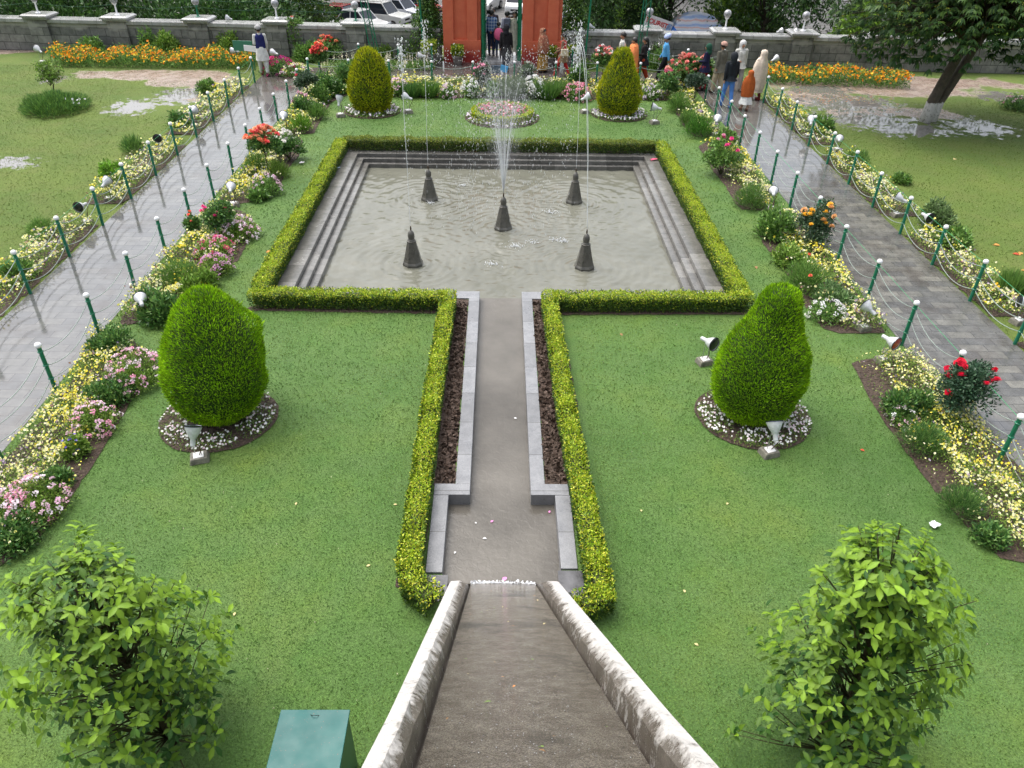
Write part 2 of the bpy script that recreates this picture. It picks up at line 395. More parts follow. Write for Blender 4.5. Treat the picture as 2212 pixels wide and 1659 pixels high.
# chute: inclined stone water slide from the terrace down to the basin
def cxz(t): return .02+.055*t
CH0, CH1 = np.array([5.98, -.135]), np.array([.15, 5.70])
def f_bed(N):
    n = N.noise(9, 8, .75); c = N.ramp(n, [(.3, (.14, .115, .085)), (.5, (.27, .235, .185)), (.72, (.40, .36, .30))])
    d = N.noise(1.3, 4, .6); c = N.mix(N.ramp(d, [(.52, 0.), (.66, .7)]), c, (.035, .036, .034))
    pb = N.vor(95); c = N.mix(N.ramp(pb, [(.15, .6), (.45, 0.)]), c, (.34, .31, .26)); c = N.mix(1., c, N.ramp(N.noise(150, 3, .8), [(.38, .55), (.62, 1.6)]), 'MULTIPLY'); c = N.mix(N.ramp(N.noise(24, 5, .8), [(.56, 0.), (.7, .6)]), c, (.05, .045, .035))
    N.color(c); N.b.inputs['Roughness'].default_value = .12; N.b.inputs['Specular IOR Level'].default_value = .8; N.bump(N.math('ADD', N.math('MULTIPLY', N.noise(90, 6, .85), 1.6), N.noise(12, 4)), 1., .035)
def f_side(N):
    x, y, z = N.xyz()[:3]
    # whitewash remains on the outer half of the coping, bare wet brown stone inside
    o = N.math('ABSOLUTE', N.math('SUBTRACT', x, N.math('ADD', .075, N.math('MULTIPLY', y, -.009))))
    e = N.math('ADD', N.math('MULTIPLY', N.math('SUBTRACT', o, N.math('ADD', .438, N.math('MULTIPLY', N.math('MAXIMUM', N.math('SUBTRACT', y, 3.5), 0.), .018))), 14.), N.math('MULTIPLY', N.math('SUBTRACT', N.noise(7.5, 8, .8), .40), 3.6))
    brown = N.ramp(N.noise(4, 6, .7), [(.3, (.075, .058, .045)), (.55, (.135, .118, .10)), (.75, (.20, .165, .14))])
    white = N.ramp(N.noise(13, 8, .85), [(.36, (.12, .11, .10)), (.43, (.50, .48, .46)), (.75, (.68, .66, .64))])
    far = N.ramp(y, [(5.35, 0.), (5.6, 1.)]); f2 = N.math('GREATER_THAN', y, 5.55)
    m = N.ramp(e, [(.1, 0.), (.6, 1.)]); m = N.math('MULTIPLY', m, N.math('SUBTRACT', 1., f2))
    N.color(N.mix(m, brown, white)); N.rough(N.mix(m, .22, .7)); N.bump(N.noise(18, 7, .75), .6, .03)
bm = bmesh.new(); K = 40
rows = []
prof_L = lambda c, w: [(c-.40-w, -.9), (c-.399-w, .095), (c-.39-w, .11), (c-.40-w*.42, .115), (c-.412, .075), (c-.395, -.03), (c-.33, -.006)]
for i in range(K+1):
    t = i/K; p = CH0*(1-t)+CH1*t; c = cxz(t*1.1); nrm = np.array([.707, .707]); row = []
    grow = min(1, (t*8.2)/1.0+.12) if t < .12 else 1
    pts = prof_L(c, .20-.085*min(1, t*1.3)); pts = pts+[(2*c-x, h) for x, h in pts[::-1]]
    for j, (x, h) in enumerate(pts):
        hh = h*grow if h > 0 else h; w = (random.random()-.5)*.012 if j in (3, 4, 9, 10) else 0
        yy, zz = p[0]+nrm[0]*(hh+w), p[1]+nrm[1]*(hh+w)
        if h < -.5: yy, zz = p[0], min(-.5, p[1]-.5)
        row.append(bm.verts.new((x+w, yy, zz)))
    rows.append(row)
n_ = len(rows[0])
for a, b in zip(rows, rows[1:]):
    for j in range(n_-1): bm.faces.new((a[j], a[j+1], b[j+1], b[j]))
bm.faces.new(rows[0]); bm.faces.new(rows[-1][::-1])
chute = done('water_chute', bm, mat('chute_side', f_side)); tag(chute, 'inclined stone water chute with flaking white edges running down to the basin', 'water chute', kind='structure')
bm = bmesh.new(); rr = []
for i in range(K+1):
    t = i/K; p = CH0*(1-t)+CH1*t; c = cxz(t*1.1)
    rr.append([bm.verts.new((c+x, p[0]+.707*(.004+a), p[1]+.707*(.004+a))) for x, a in ((-.38, .0), (-.2, .01), (0, .012), (.2, .01), (.38, 0.))])
for a, b in zip(rr, rr[1:]):
    for j in range(4): bm.faces.new((a[j], a[j+1], b[j+1], b[j]))
done('chute_bed', bm, mat('chute_bed', f_bed), chute)
mfoam = mat('foam', color=(.75, .77, .8), rough=.35, bump=.8, bscale=60)
g = Geo(); c = np.stack([rng.uniform(-.36, .40, 900), 5.955+rng.normal(size=900)*.018, -.115+rng.uniform(0, .02, 900)], 1)
keep = (c[:, 0] < .12)*1.+rng.random(900)*.6 > .35; c = c[keep]
blossoms(g, c, rdir(len(c), 2.), rng.uniform(.006, .02, len(c)), (.8, .82, .85)); tag(link('foam_line', g.mesh('foam'), mfoam), 'white line of foam where the chute water enters the basin', 'foam', kind='stuff')
g = Geo()   # trickles and droplets on the chute
for k in range(1000):
    t = random.random()**.8*.93; p = CH0*(1-t)+CH1*t; x = cxz(t*1.1)+random.uniform(-.37, .37)
    if random.random() < .6: x = cxz(t*1.1)+.33-.3*min(1, t*1.6)+random.gauss(0, .03)*(1+4*t)
    L = random.uniform(.002, .005)*(1+t*.4)
    cards(g, [[x, p[0]+.707*.02, p[1]+.707*.02]], np.array([[0, .707, -.707]]), np.array([[0, .707, .707]]), L*1.6, L*.8, (.55, .56, .58), .1)
tag(link('trickle', g.mesh('trickle'), mat('droplet', color=(.75, .77, .8), rough=.1)), 'thin white trickles and drops of water running down the chute bed', 'water', kind='stuff')

# steps and embankment outside the gate
bm = bmesh.new()
for i in range(14): bx(bm, (0, 34.6+i*.34, -.15-i*.28-1.5), (3.4, .345, 3.0))
tag(done('gate_steps', bm, mat('step_stone', color=(.30, .29, .28), rough=.25, var=.25, bump=.3), bevel=.01), kind='structure')
bm = bmesh.new(); bx(bm, (-31.9, 35.2, -2.6), (60, 3.0, 4.9)); bx(bm, (31.9, 34.4, -2.6), (60, 3.0, 4.9)); tag(done('terrace_embankment', bm, mat('bank_stone', color=(.16, .15, .14), rough=.8, var=.3)), kind='structure')
# soil strips and beds
msoil = mat('soil', f_soil); SZ = .006
SOIL = []
def soil(P, lab):
    o = sheet('soil', P, SZ+.0013*len(SOIL), msoil, kind='structure', jit=.02); SOIL.append(o); return o
soil([(-.92, 7.56), (-.63, 7.56), (-.63, 12.71), (-.92, 12.71)], ''); soil([(.59, 7.56), (.98, 7.56), (.84, 12.71), (.59, 12.71)], '')
soil([(-4.78, 12.22), (-1.22, 12.15), (-1.1, 12.71), (-4.36, 12.71)], ''); soil([(-4.72, 12.73), (-4.38, 12.73), (-4.39, 21.6), (-4.68, 21.6)], '')
soil([(-1.22, 5.8), (-.93, 5.8), (-.935, 12.7), (-1.2, 12.7)], '')
soil([(4.8, 12.22), (1.12, 12.15), (1.0, 12.71), (4.36, 12.71)], ''); soil([(4.38, 12.73), (4.75, 12.73), (4.74, 21.6), (4.39, 21.6)], '')
soil([(1.27, 5.6), (1.0, 5.6), (.86, 12.7), (1.08, 12.7)], '')
soil([(-4.38, 21.43), (4.38, 21.43), (4.38, 21.62), (-4.38, 21.62)], '')
g = Geo()   # clods in the strips beside the channel
for x0, x1 in ((-.86, -.64), (.60, .9)):
    c = np.stack([rng.uniform(x0, x1, 1500), rng.uniform(7.6, 12.6, 1500), rng.uniform(0, .03, 1500)], 1)
    blossoms(g, c, rdir(1500, .8), rng.uniform(.012, .045, 1500), vary(1500, [(.04, .026, .018), (.09, .06, .045), (.14, .10, .08)]), k=5, cup=-.6)
tag(link('clods', g.mesh('clods'), M_matte()), 'loose brown clods of earth beside the channel kerbs', 'earth', kind='stuff')
# ------------------------------------------------------------------ garden wall with pillars, gatehouse
def wy(x): return 32.68-.042*x
def f_wall(N):
    v = N.mapping((1, 1, 1), (pi/2, 0, 0))
    br = N.new('ShaderNodeTexBrick'); N.link(v, br.inputs['Vector']); br.offset = .5
    br.inputs['Scale'].default_value = 1; br.inputs['Brick Width'].default_value = .62; br.inputs['Row Height'].default_value = .3; br.inputs['Mortar Size'].default_value = .012
    br.inputs['Color1'].default_value = (.115, .115, .11, 1); br.inputs['Color2'].default_value = (.20, .195, .18, 1); br.inputs['Mortar'].default_value = (.05, .05, .045, 1)
    c = N.mix(1., br.outputs[0], N.ramp(N.noise(5, 6, .7), [(.3, .65), (.7, 1.4)]), 'MULTIPLY')
    z = N.xyz()[2]; up = N.math('SUBTRACT', 1., N.math('ABSOLUTE', N.math('MULTIPLY', N.math('SUBTRACT', z, .98), 5.5)))
    e = N.math('ADD', up, N.math('MULTIPLY', N.math('SUBTRACT', N.noise(1.1, 5, .6), .5), 3.5))
    c = N.mix(N.ramp(e, [(.3, 0.), (.9, .75)]), c, (.36, .35, .32)); N.color(c)
    N.b.inputs['Roughness'].default_value = .6; N.bump(N.math('ADD', N.math('MULTIPLY', br.outputs['Fac'], -1.), N.noise(30, 4)), .5, .02)
mw = mat('wall_stone', f_wall); mcap = mat('wet_coping_sheen', lambda N: f_stone(N, (.26, .26, .26), (.46, .46, .45), (.03, .2), 'x'))  # wet coping stone, its colour lightened to stand in for reflected sky
WALLH = 1.08
def wall(x0, x1, pil, label):
    a = math.atan2(wy(x1)-wy(x0), x1-x0); L = math.hypot(x1-x0, wy(x1)-wy(x0))
    root = empty('stone_wall', (x0, wy(x0), 0), a, label, 'wall', 'garden wall')
    bm = bmesh.new(); bx(bm, (L/2, .25, WALLH/2-.1), (L, .42, WALLH+.2)); done('wall_panel', bm, mw, root)
    bm = bmesh.new(); bx(bm, (L/2, .25, WALLH+.05), (L, .62, .14)); bx(bm, (L/2, .25, WALLH+.125), (L-.01, .56, .03), taper=.98); done('coping', bm, mcap, root, bevel=.02)
    for x in pil:
        d = (x-x0)/cos(a)
        bm = bmesh.new(); bx(bm, (d, .22, .54), (.78, .62, 1.38)); p = done('pillar', bm, mw, root)
        bm = bmesh.new(); bx(bm, (d, .22, 1.24), (.98, .82, .08)); bx(bm, (d, .22, 1.31), (1.12, .96, .07)); bx(bm, (d, .22, 1.36), (1.1, .94, .05), taper=.85); done('pillar_cap', bm, mcap, p, bevel=.01)
    return root
def pil_x(px, py=60):   # pillar centres surveyed on their cap tops
    p = G(px, py, 1.6); return float(p[0])*33.4/float(p[1]) if 0 else float(p[0])
def ray_wall(px, py):
    d = Fv*FOC+Rv*(px-1106)-Uv*(py-829.5); t = (wy(0)+.2-CAM[1])/d[1]
    for _ in range(5):
        x = CAM[0]+d[0]*t; t = (wy(x)+.2-CAM[1])/d[1]
    p = CAM+d*t; return p
PILX = [float(ray_wall(x, y)[0]) for x, y in ((-95, 25), (83, 32), (255, 40), (430, 48), (600, 55), (770, 58))]
PILR = [float(ray_wall(x, y)[0]) for x, y in ((1400, 62), (1566, 68), (1735, 66), (1905, 70), (2080, 75))]
wall(-34, -2.45, PILX, 'long grey block wall with wet coping left of the red gate')
wall(2.55, 34, PILR, 'long grey block wall with coping right of the red gate')
mgl = mat('globe_glass', color=(.30, .30, .32), rough=.10, spec=.8, var=.6, vscale=9); mgreen = mat('green_paint', color=(.010, .16, .085), rough=.3, var=.25, vscale=5); mwhite = mat('white_paint', color=(.78, .78, .80), rough=.35)
nm = ['far left corner', 'first', 'second', 'third', 'fourth', 'fifth']
for k, x in enumerate(PILX+PILR):
    left = k < len(PILX); i = k if left else k-len(PILX)
    if k in (0,): continue
    side = 'left' if left else 'right'
    lab = f'silvery globe lamp on the {["", "first", "second", "third", "fourth", "fifth"][i]} pillar from the left edge of the wall' if left else f'silvery globe lamp on the {["first", "second", "third", "fourth", "fifth"][i]} wall pillar right of the gate'
    r = empty('globe_lamp', (x, wy(x)+.22, 1.38), 0, lab, 'lamp', 'globe lamps along the garden wall')
    bm = bmesh.new(); lathe(bm, [(.10, 0), (.10, .02), (.035, .04), (.03, .34), (.07, .38), (.09, .42)], 12); done('lamp_stem', bm, mwhite if i in (1, 2, 4) else mgreen, r, smooth=False)
    bm = bmesh.new(); bmesh.ops.create_uvsphere(bm, u_segments=16, v_segments=10, radius=.15); bmesh.ops.translate(bm, vec=(0, 0, .55), verts=bm.verts); done('lamp_globe', bm, mgl, r, smooth=True)
# wires strung above the wall
for k, (z, lab) in enumerate(((2.05, 'upper thin wire strung above the left wall'), (1.75, 'lower thin wire strung above the left wall'))):
    g = Geo(); pts = []
    xs = [-30]+PILX+[-7.5]
    for a, b in zip(xs, xs[1:]):
        for t in np.linspace(0, 1, 8): pts.append((a+(b-a)*t, wy(a)+.2, z-.12*sin(pi*t)))
    tube(g, pts, .006, (.03, .1, .06), 4); tag(link('wire', g.mesh('wire'), M_matte()), lab, 'wire', 'wires above the wall')

# gatehouse
mred = mat('red_plaster', lambda N: (N.color(N.mix(N.ramp(N.math('ADD', N.xyz()[2], N.math('MULTIPLY', N.noise(2.5, 6, .7), .7)), [(.62, 1.), (.98, 0.)]), N.ramp(N.noise(3, 5), [(.3, (.52, .10, .045)), (.7, (.60, .14, .065))]), (.28, .020, .016))), N.rough(N.ramp(N.noise(2, 3), [(.3, .4), (.7, .7)])), N.bump(N.noise(20, 5), .2, .01)))
gate = empty('gatehouse', (0, 32.35, 0), -.03, 'red plastered gatehouse with a tall open passage and green door frames', 'gatehouse')
GH = 4.6
for (x0, x1) in ((-2.32, -.83), (.80, 2.36)):
    bm = bmesh.new(); w = x1-x0; c = (x0+x1)/2
    bx(bm, (c, .60, GH/2), (w, .9, GH))                                  # back slab
    for xa, xb in ((x0, x0+w*.28), (x0+w*.64, x0+w*.91)): bx(bm, ((xa+xb)/2, .09, GH/2+.001), (xb-xa, .13, GH))
    bx(bm, (c, .088, .42), (w+.002, .138, .84)); done('pylon', bm, mred, gate, bevel=.008)
bm = bmesh.new(); bx(bm, (0, .5, GH+.3), (4.75, 1.05, .62)); bx(bm, (0, .5, GH+.66), (5.0, 1.25, .1)); done('lintel', bm, mred, gate, bevel=.01)
mgd = mat('green_door_paint', color=(.005, .13, .06), rough=.25, var=.2)
for s in (-1, 1):
    bm = bmesh.new(); bx(bm, (s*.735-.015, .12, 2.2), (.11, .12, 4.4)); bx(bm, (s*.66-.015, .7, 2.2), (.05, 1.1, 4.3))
    for z in (.5, 1.5, 2.5, 3.5): bx(bm, (s*.62-.015, .7, z), (.04, .9, .1))
    done('door', bm, mgd, gate, bevel=.006)
bm = bmesh.new(); bx(bm, (0, .95, .04), (1.52, 2.1, .12)); done('threshold', bm, mat('wet_slab', color=(.32, .31, .31), rough=.08, var=.4, bump=.15, bscale=6), gate, bevel=.01)
# ------------------------------------------------------------------ hedges
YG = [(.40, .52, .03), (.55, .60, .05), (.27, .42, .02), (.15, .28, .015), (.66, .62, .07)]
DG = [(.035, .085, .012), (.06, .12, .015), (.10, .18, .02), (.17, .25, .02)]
def hedge(P, w, h, label, dens=1., top=YG, side=DG):
    "clipped hedge along polyline P"
    root = empty('box_hedge', (P[0][0], P[0][1], 0), 0, label, 'hedge', 'low clipped hedges around the pool and channel')
    g = Geo(); core = bm_new(); base = np.array([P[0][0], P[0][1], 0])
    for a, b in zip(P, P[1:]):
        a = np.array([*a, 0.]); b = np.array([*b, 0.]); L = np.linalg.norm(b-a); t = (b-a)/L; s = np.array([t[1], -t[0], 0])
        c = (a+b)/2-base; bx(core, (c[0], c[1], h*.42+.02+.002*(a[1] % 1)), (L+w*.1, w*.60, h*.55), rz=math.atan2(t[1], t[0]))
        n = int(L*w*6200*dens); u = rng.uniform(-w*.45, L+w*.45, n)[:, None]; q = rng.uniform(-.5, .5, n)[:, None]*w
        edge = 1-np.abs(q/w*2)**5*.25
        lump = 1+.09*np.sin(u*5+a[0]*3)+.07*np.sin(u*11+1.3)+rng.normal(size=u.shape)*.035
        p = a-base+t*u+s*q+np.array([0, 0, 1])*h*edge*lump*rng.uniform(.84, 1.04, (n, 1))
        cards(g, p, rdir(n, 1.1), rdir(n, 1.2), rng.uniform(.020, .040, n), rng.uniform(.013, .022, n), vary(n, top, [4, 3, 3, 1.4, .7], .18))
        for sg in (-1, 1):
            n = int(L*h*4600*dens); u = rng.uniform(-w*.4, L+w*.4, n)[:, None]; z = rng.uniform(.07, 1., n)[:, None]*h
            lump = .5+.03*np.sin(u*7)+rng.normal(size=u.shape)*.03
            p = a-base+t*u+s*sg*w*lump*(1-.1*(1-z/h))+np.array([0, 0, 1])*z
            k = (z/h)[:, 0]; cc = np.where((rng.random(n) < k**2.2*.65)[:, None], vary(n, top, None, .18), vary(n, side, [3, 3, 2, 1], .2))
            cards(g, p, rdir(n, .5)+s*sg*.5, rdir(n, .2)+s*sg*1., rng.uniform(.026, .05, n), rng.uniform(.016, .026, n), cc)
    link('foliage', g.mesh('hedge_foliage'), M_leaf(), root)
    done('twigs', core, mat('hedge_core', color=(.035, .05, .012), rough=.9, var=.4, vscale=30, bump=.6), root)
    return root
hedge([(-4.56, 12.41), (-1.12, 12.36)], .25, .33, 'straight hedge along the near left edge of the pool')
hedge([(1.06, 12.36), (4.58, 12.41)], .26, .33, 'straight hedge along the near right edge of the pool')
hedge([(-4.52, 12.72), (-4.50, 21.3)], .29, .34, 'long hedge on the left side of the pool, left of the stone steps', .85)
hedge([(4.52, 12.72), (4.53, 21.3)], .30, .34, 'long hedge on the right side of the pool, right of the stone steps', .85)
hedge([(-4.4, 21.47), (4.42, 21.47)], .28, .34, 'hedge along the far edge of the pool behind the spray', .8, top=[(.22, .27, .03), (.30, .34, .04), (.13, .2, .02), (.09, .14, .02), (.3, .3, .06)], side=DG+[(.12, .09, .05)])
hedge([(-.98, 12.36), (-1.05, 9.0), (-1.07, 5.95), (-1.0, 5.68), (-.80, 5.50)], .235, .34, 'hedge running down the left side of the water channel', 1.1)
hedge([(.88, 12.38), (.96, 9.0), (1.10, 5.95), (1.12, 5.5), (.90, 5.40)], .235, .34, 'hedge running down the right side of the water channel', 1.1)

# ------------------------------------------------------------------ clipped conifers
def topiary(x, y, prof, n, label, cols, lean=0., nl=.03, shoulder=0.):
    root = empty('topiary', (x, y, 0), 0, label, 'topiary', 'clipped conifers on the lawn')
    prof = np.array(prof); zs, rs = prof[:, 1], prof[:, 0]
    bmc = bm_new(); lathe(bmc, [(r*.93, z) for r, z in prof], 24)
    for v in bmc.verts: v.co.x += lean*v.co.z
    done('branches', bmc, mat('conifer_core', color=(.022, .05, .006), rough=.95), root)
    dz = np.gradient(rs, zs); m = int(n*1.0)
    zz = np.interp(rng.random(m), np.cumsum(rs+.05)/np.sum(rs+.05), zs) if False else rng.uniform(zs[0], zs[-1], m*3)
    r = np.interp(zz, zs, rs); keep = rng.random(m*3) < (r*np.sqrt(1+np.interp(zz, zs, dz)**2)+.03)/((rs*np.sqrt(1+dz**2)).max()+.03); zz = zz[keep][:m]; r = r[keep][:m]; m = len(zz)
    th = rng.uniform(0, 2*pi, m); sl = np.interp(zz, zs, dz)
    nrm = unit(np.stack([np.cos(th), np.sin(th), -sl], 1))
    bumpy = 1+.025*np.sin(th*5+zz*4)+.02*np.sin(zz*13+th*3)+rng.normal(size=m)*.018
    bumpy = bumpy*(1+shoulder*np.exp(-((th-.2+pi) % (2*pi)-pi)**2/.5-(zz-1.5)**2/.09))
    p = np.stack([np.cos(th)*r*bumpy+lean*zz, np.sin(th)*r*bumpy, zz], 1)
    d = nrm*.8+np.array([0, 0, .9])+rdir(m)*.55
    f = .5+.5*np.sin(th*2.3+zz*3.1+x)*np.cos(zz*5.7-th*1.7); f = np.clip(f*.7+.1+rng.normal(size=m)*.4, 0, 1)[:, None]
    c = np.array(cols[0])*(1-f)+np.array(cols[1])*f; c = c*(1+rng.normal(size=(m, 1))*.22); brn = rng.random(m) < .05; c[brn] = np.array([.10, .08, .02])
    g = Geo(); cards(g, p, d, nrm+rdir(m)*.7, rng.uniform(nl, nl*2.1, m)*(1+.9*(rng.random(m) < .03)), rng.uniform(.009, .017, m)*nl/.03, c, .1)
    link('foliage', g.mesh('topiary_foliage'), M_matte(), root); return root
pN = [(.10, .03), (.36, .07), (.56, .25), (.68, .50), (.71, .78), (.67, 1.08), (.57, 1.38), (.43, 1.66), (.28, 1.86), (.14, 1.97), (.02, 2.0)]
def sc_(p, a, b, fn=None): return [(r*a*(fn(z/2) if fn else 1), z*b) for r, z in p]
CN = [(.13, .29, .008), (.42, .70, .016)]; CF = [(.22, .30, .008), (.56, .56, .02)]
pF = [(.20, .03), (.48, .08), (.60, .30), (.67, .55), (.66, .80), (.60, 1.1), (.50, 1.4), (.38, 1.65), (.26, 1.82), (.14, 1.9), (.02, 1.93)]
pR = [(.12, .03), (.42, .08), (.60, .25), (.68, .55), (.67, .85), (.60, 1.15), (.44, 1.42), (.335, 1.66), (.29, 1.85), (.21, 2.0), (.02, 2.08)]
pR2 = [(.16, .03), (.48, .08), (.62, .30), (.685, .55), (.64, .85), (.53, 1.15), (.40, 1.42), (.30, 1.66), (.25, 1.85), (.16, 1.96), (.02, 2.0)]
TOP = [topiary(-4.19, 9.1, sc_(pN, .98, 1.05), 46000, 'big rounded bright green conifer with a slumped shoulder on the near left lawn', CN, .05, .03, .24),
       topiary(3.80, 9.2, sc_(pR, .94, 1.05), 46000, 'big pear-shaped bright green conifer on the near right lawn', CN, .035),
       topiary(-4.22, 25.35, sc_(pF, .99, .98), 15000, 'egg-shaped olive conifer on the far left corner of the lawn', CF, 0, .055),
       topiary(3.80, 25.35, sc_(pR2, 1.0, 1.0), 15000, 'pear-shaped olive conifer on the far right corner of the lawn', CF, .0, .055)]

# ------------------------------------------------------------------ flowers and shrubs
LG = [(.15, .27, .04), (.21, .36, .05), (.11, .2, .03), (.28, .40, .08)]
DKG = [(.05, .14, .035), (.08, .19, .045), (.12, .24, .055), (.19, .32, .08)]
FG = [(.09, .19, .04), (.14, .28, .06), (.20, .34, .07)]
CREAM = [(.86, .88, .52), (.88, .88, .70), (.86, .84, .30), (.90, .90, .84)]
def leafmass(g, p0, rx, rz, n, cols, L, W, up=.6, shell=.35, amt=.2):
    u = rdir(n, .35); u[:, 2] = np.abs(u[:, 2]); r = (1-shell*rng.random(n)**1.5)[:, None]
    f = 1+.16*np.sin(u[:, [0]]*7+p0[0]*9)*np.cos(u[:, [1]]*6+p0[1]*5)
    p = np.array(p0)+u*r*f*np.array([rx, rx, rz])
    cards(g, p, u*.8+rdir(n, up)*.8, rdir(n, 1.2), rng.uniform(L*.6, L*1.2, n), rng.uniform(W*.7, W*1.2, n), vary(n, cols, None, amt))
    return p
def ring(name, px0, rx, ry, label, n, cols, holes=0, soilr=1.06):
    pass
BED = {
 'a': [(-30, 1240), (60, 1190), (132, 1112), (179, 1037), (229, 963), (286, 863), (322, 820), (340, 785), (300, 748), (251, 709), (215, 712), (150, 830), (90, 905), (0, 1010), (-60, 1075)],
 'b': [(258, 705), (300, 698), (358, 698), (440, 640), (491, 585), (516, 562), (537, 520), (553, 484), (526, 458), (483, 447), (461, 446), (400, 520), (330, 595), (262, 684)],
 'c': [(467, 439), (500, 443), (577, 432), (602, 408), (622, 364), (647, 337), (655, 305), (640, 290), (592, 290), (560, 322), (520, 375)],
 'd': [(600, 287), (640, 291), (678, 289), (688, 270), (703, 243), (715, 222), (748, 207), (762, 203), (700, 172), (660, 196), (630, 240)],
 'e': [(715, 200), (762, 207), (900, 211), (1100, 213), (1300, 216), (1445, 218), (1500, 205), (1510, 186), (1300, 180), (1100, 178), (900, 174), (760, 172), (700, 172)],
 'f': [(1445, 218), (1459, 243), (1475, 270), (1488, 287), (1502, 295), (1540, 296), (1555, 290), (1520, 240), (1490, 205)],
 'g': [(1508, 318), (1522, 337), (1539, 369), (1566, 401), (1587, 440), (1603, 453), (1655, 456), (1680, 445), (1640, 385), (1600, 330), (1572, 300), (1535, 300)],
 'h': [(1631, 493), (1650, 530), (1692, 582), (1703, 598), (1727, 643), (1758, 690), (1781, 712), (1816, 722), (1912, 720), (1895, 690), (1840, 620), (1790, 555), (1745, 495), (1700, 462), (1650, 474)],
 'i': [(1840, 785), (1852, 812), (1900, 900), (1950, 967), (2020, 1062), (2100, 1152), (2160, 1205), (2230, 1222), (2330, 1230), (2300, 1130), (2200, 1010), (2100, 900), (2010, 800), (1965, 765), (1880, 775)],
}
def worldpoly(P): return [G2(*p) for p in P]
EXTRA = {}
for k, (x0, x1, ya, yb) in {'j': (-9.95, -9.0, 11.9, 16.0), 'k': (-9.9, -9.0, 17.2, 21.6), 'l': (-9.9, -9.0, 22.6, 28.4), 'm': (9.16, 10.0, 12.2, 15.9), 'n': (9.16, 9.98, 17.0, 21.4), 'o': (9.16, 9.95, 22.4, 27.5), 'o2': (9.16, 10.0, 8.0, 11.3)}.items():
    EXTRA[k] = [(x0, ya), (x1, ya), (x1, yb), (x0, yb)]
BEDLAB = {'a': 'nearest bed left of the lawn', 'b': 'second bed from the front left of the lawn', 'c': 'third bed from the front left of the lawn', 'd': 'last bed left of the lawn before the cross path',
 'e': 'long bed behind the lawn in front of the gate', 'f': 'farthest bed right of the lawn', 'g': 'third bed from the front right of the lawn', 'h': 'second bed from the front right of the lawn', 'i': 'nearest bed right of the lawn',
 'j': 'nearest strip outside the left path', 'k': 'middle strip outside the left path', 'l': 'farthest strip outside the left path', 'm': 'near strip outside the right path', 'n': 'middle strip outside the right path', 'o': 'farthest strip outside the right path', 'o2': 'front strip at the right edge outside the right path'}
def pansies(key, P, dens=1., tall=.2):
    g = Geo(); cam_d = np.linalg.norm(np.mean(P, 0)); ls = .8 if cam_d < 13 else (1.1 if cam_d < 22 else 1.5)
    pts = poly_pts(P, 2600*dens/ls**2)
    # bare edge on the lawn side of beds, patchy cover
    Pc = np.mean(P, 0); f = np.sin(pts[:, 0]*3.1+pts[:, 1]*1.7)+np.sin(pts[:, 1]*2.3-pts[:, 0]*1.3+2)+rng.normal(size=len(pts))*.7
    inner = np.ones(len(pts), bool)
    if key in 'abcd': inner = np.array([poly_in(P, np.array([x+.34]), np.array([y-.03]))[0] for x, y in pts])
    if key in 'fghi': inner = np.array([poly_in(P, np.array([x-.34]), np.array([y-.03]))[0] for x, y in pts])
    keep = (f > -1.6) & (inner | (rng.random(len(pts)) < .12)); pts, f = pts[keep], f[keep]; n = len(pts)
    h = tall*(.65+.45*np.sin(pts[:, 0]*5.3+1)*np.sin(pts[:, 1]*4.1)+.4*rng.random(n)+.6*(rng.random(n) < .03))
    p = np.stack([pts[:, 0], pts[:, 1], rng.random(n)**.6*h+.015], 1)
    cards(g, p, rdir(n, .8), rdir(n, 1.2), rng.uniform(.02, .06, n)*ls, rng.uniform(.010, .022, n)*ls, vary(n, LG+[(.10, .18, .03), (.34, .44, .12)], None, .25))
    cl = np.sin(pts[:, 0]*9.1+pts[:, 1]*4.3)*np.sin(pts[:, 1]*7.7-pts[:, 0]*3.1)+rng.normal(size=n)*.45; i = rng.permutation(np.nonzero(cl > -.05)[0])[:int(n*.17)]; m = len(i); zone = np.sin(pts[i, 0]*1.9+pts[i, 1]*1.15+ord(key[0]))+rng.normal(size=m)*.6
    col = np.where((zone > .75)[:, None], vary(m, [(.88, .68, .02), (.90, .80, .08), (.88, .84, .30)], None, .08), vary(m, CREAM, None, .06))
    pv = (rng.random(m) < .09) | ((zone < -1.2) & (rng.random(m) < .6)); col[pv] = vary(int(pv.sum()), [(.10, .05, .38), (.30, .22, .55), (.16, .02, .14), (.45, .38, .62)], None, .15)
    q = np.stack([pts[i, 0]+rng.normal(size=m)*.01, pts[i, 1], h[i]*1.02+.02], 1)
    cen = np.tile([.88, .78, .12], (m, 1)); cen[pv] = (.5, .4, .1)
    nr = rdir(m, 1.2); nr[:, 1] -= .5
    blossoms(g, q, nr, rng.uniform(.016, .030, m)*ls, col, cen, k=5)
    tag(link('pansies', g.mesh('pansies'), M_petal()), 'mass of cream, yellow and violet pansies in the '+BEDLAB[key], 'flowers', kind='stuff')
for k, P in BED.items():
    W_ = worldpoly(P); sheet('soil', W_, .012, msoil, kind='structure', jit=.015); pansies(k, W_, 1. if k != 'e' else .75, .2 if k != 'e' else .21)
for k, P in EXTRA.items():
    sheet('soil', P, .012, msoil, kind='structure', jit=.05)
    pansies(k, P, .8, .22)

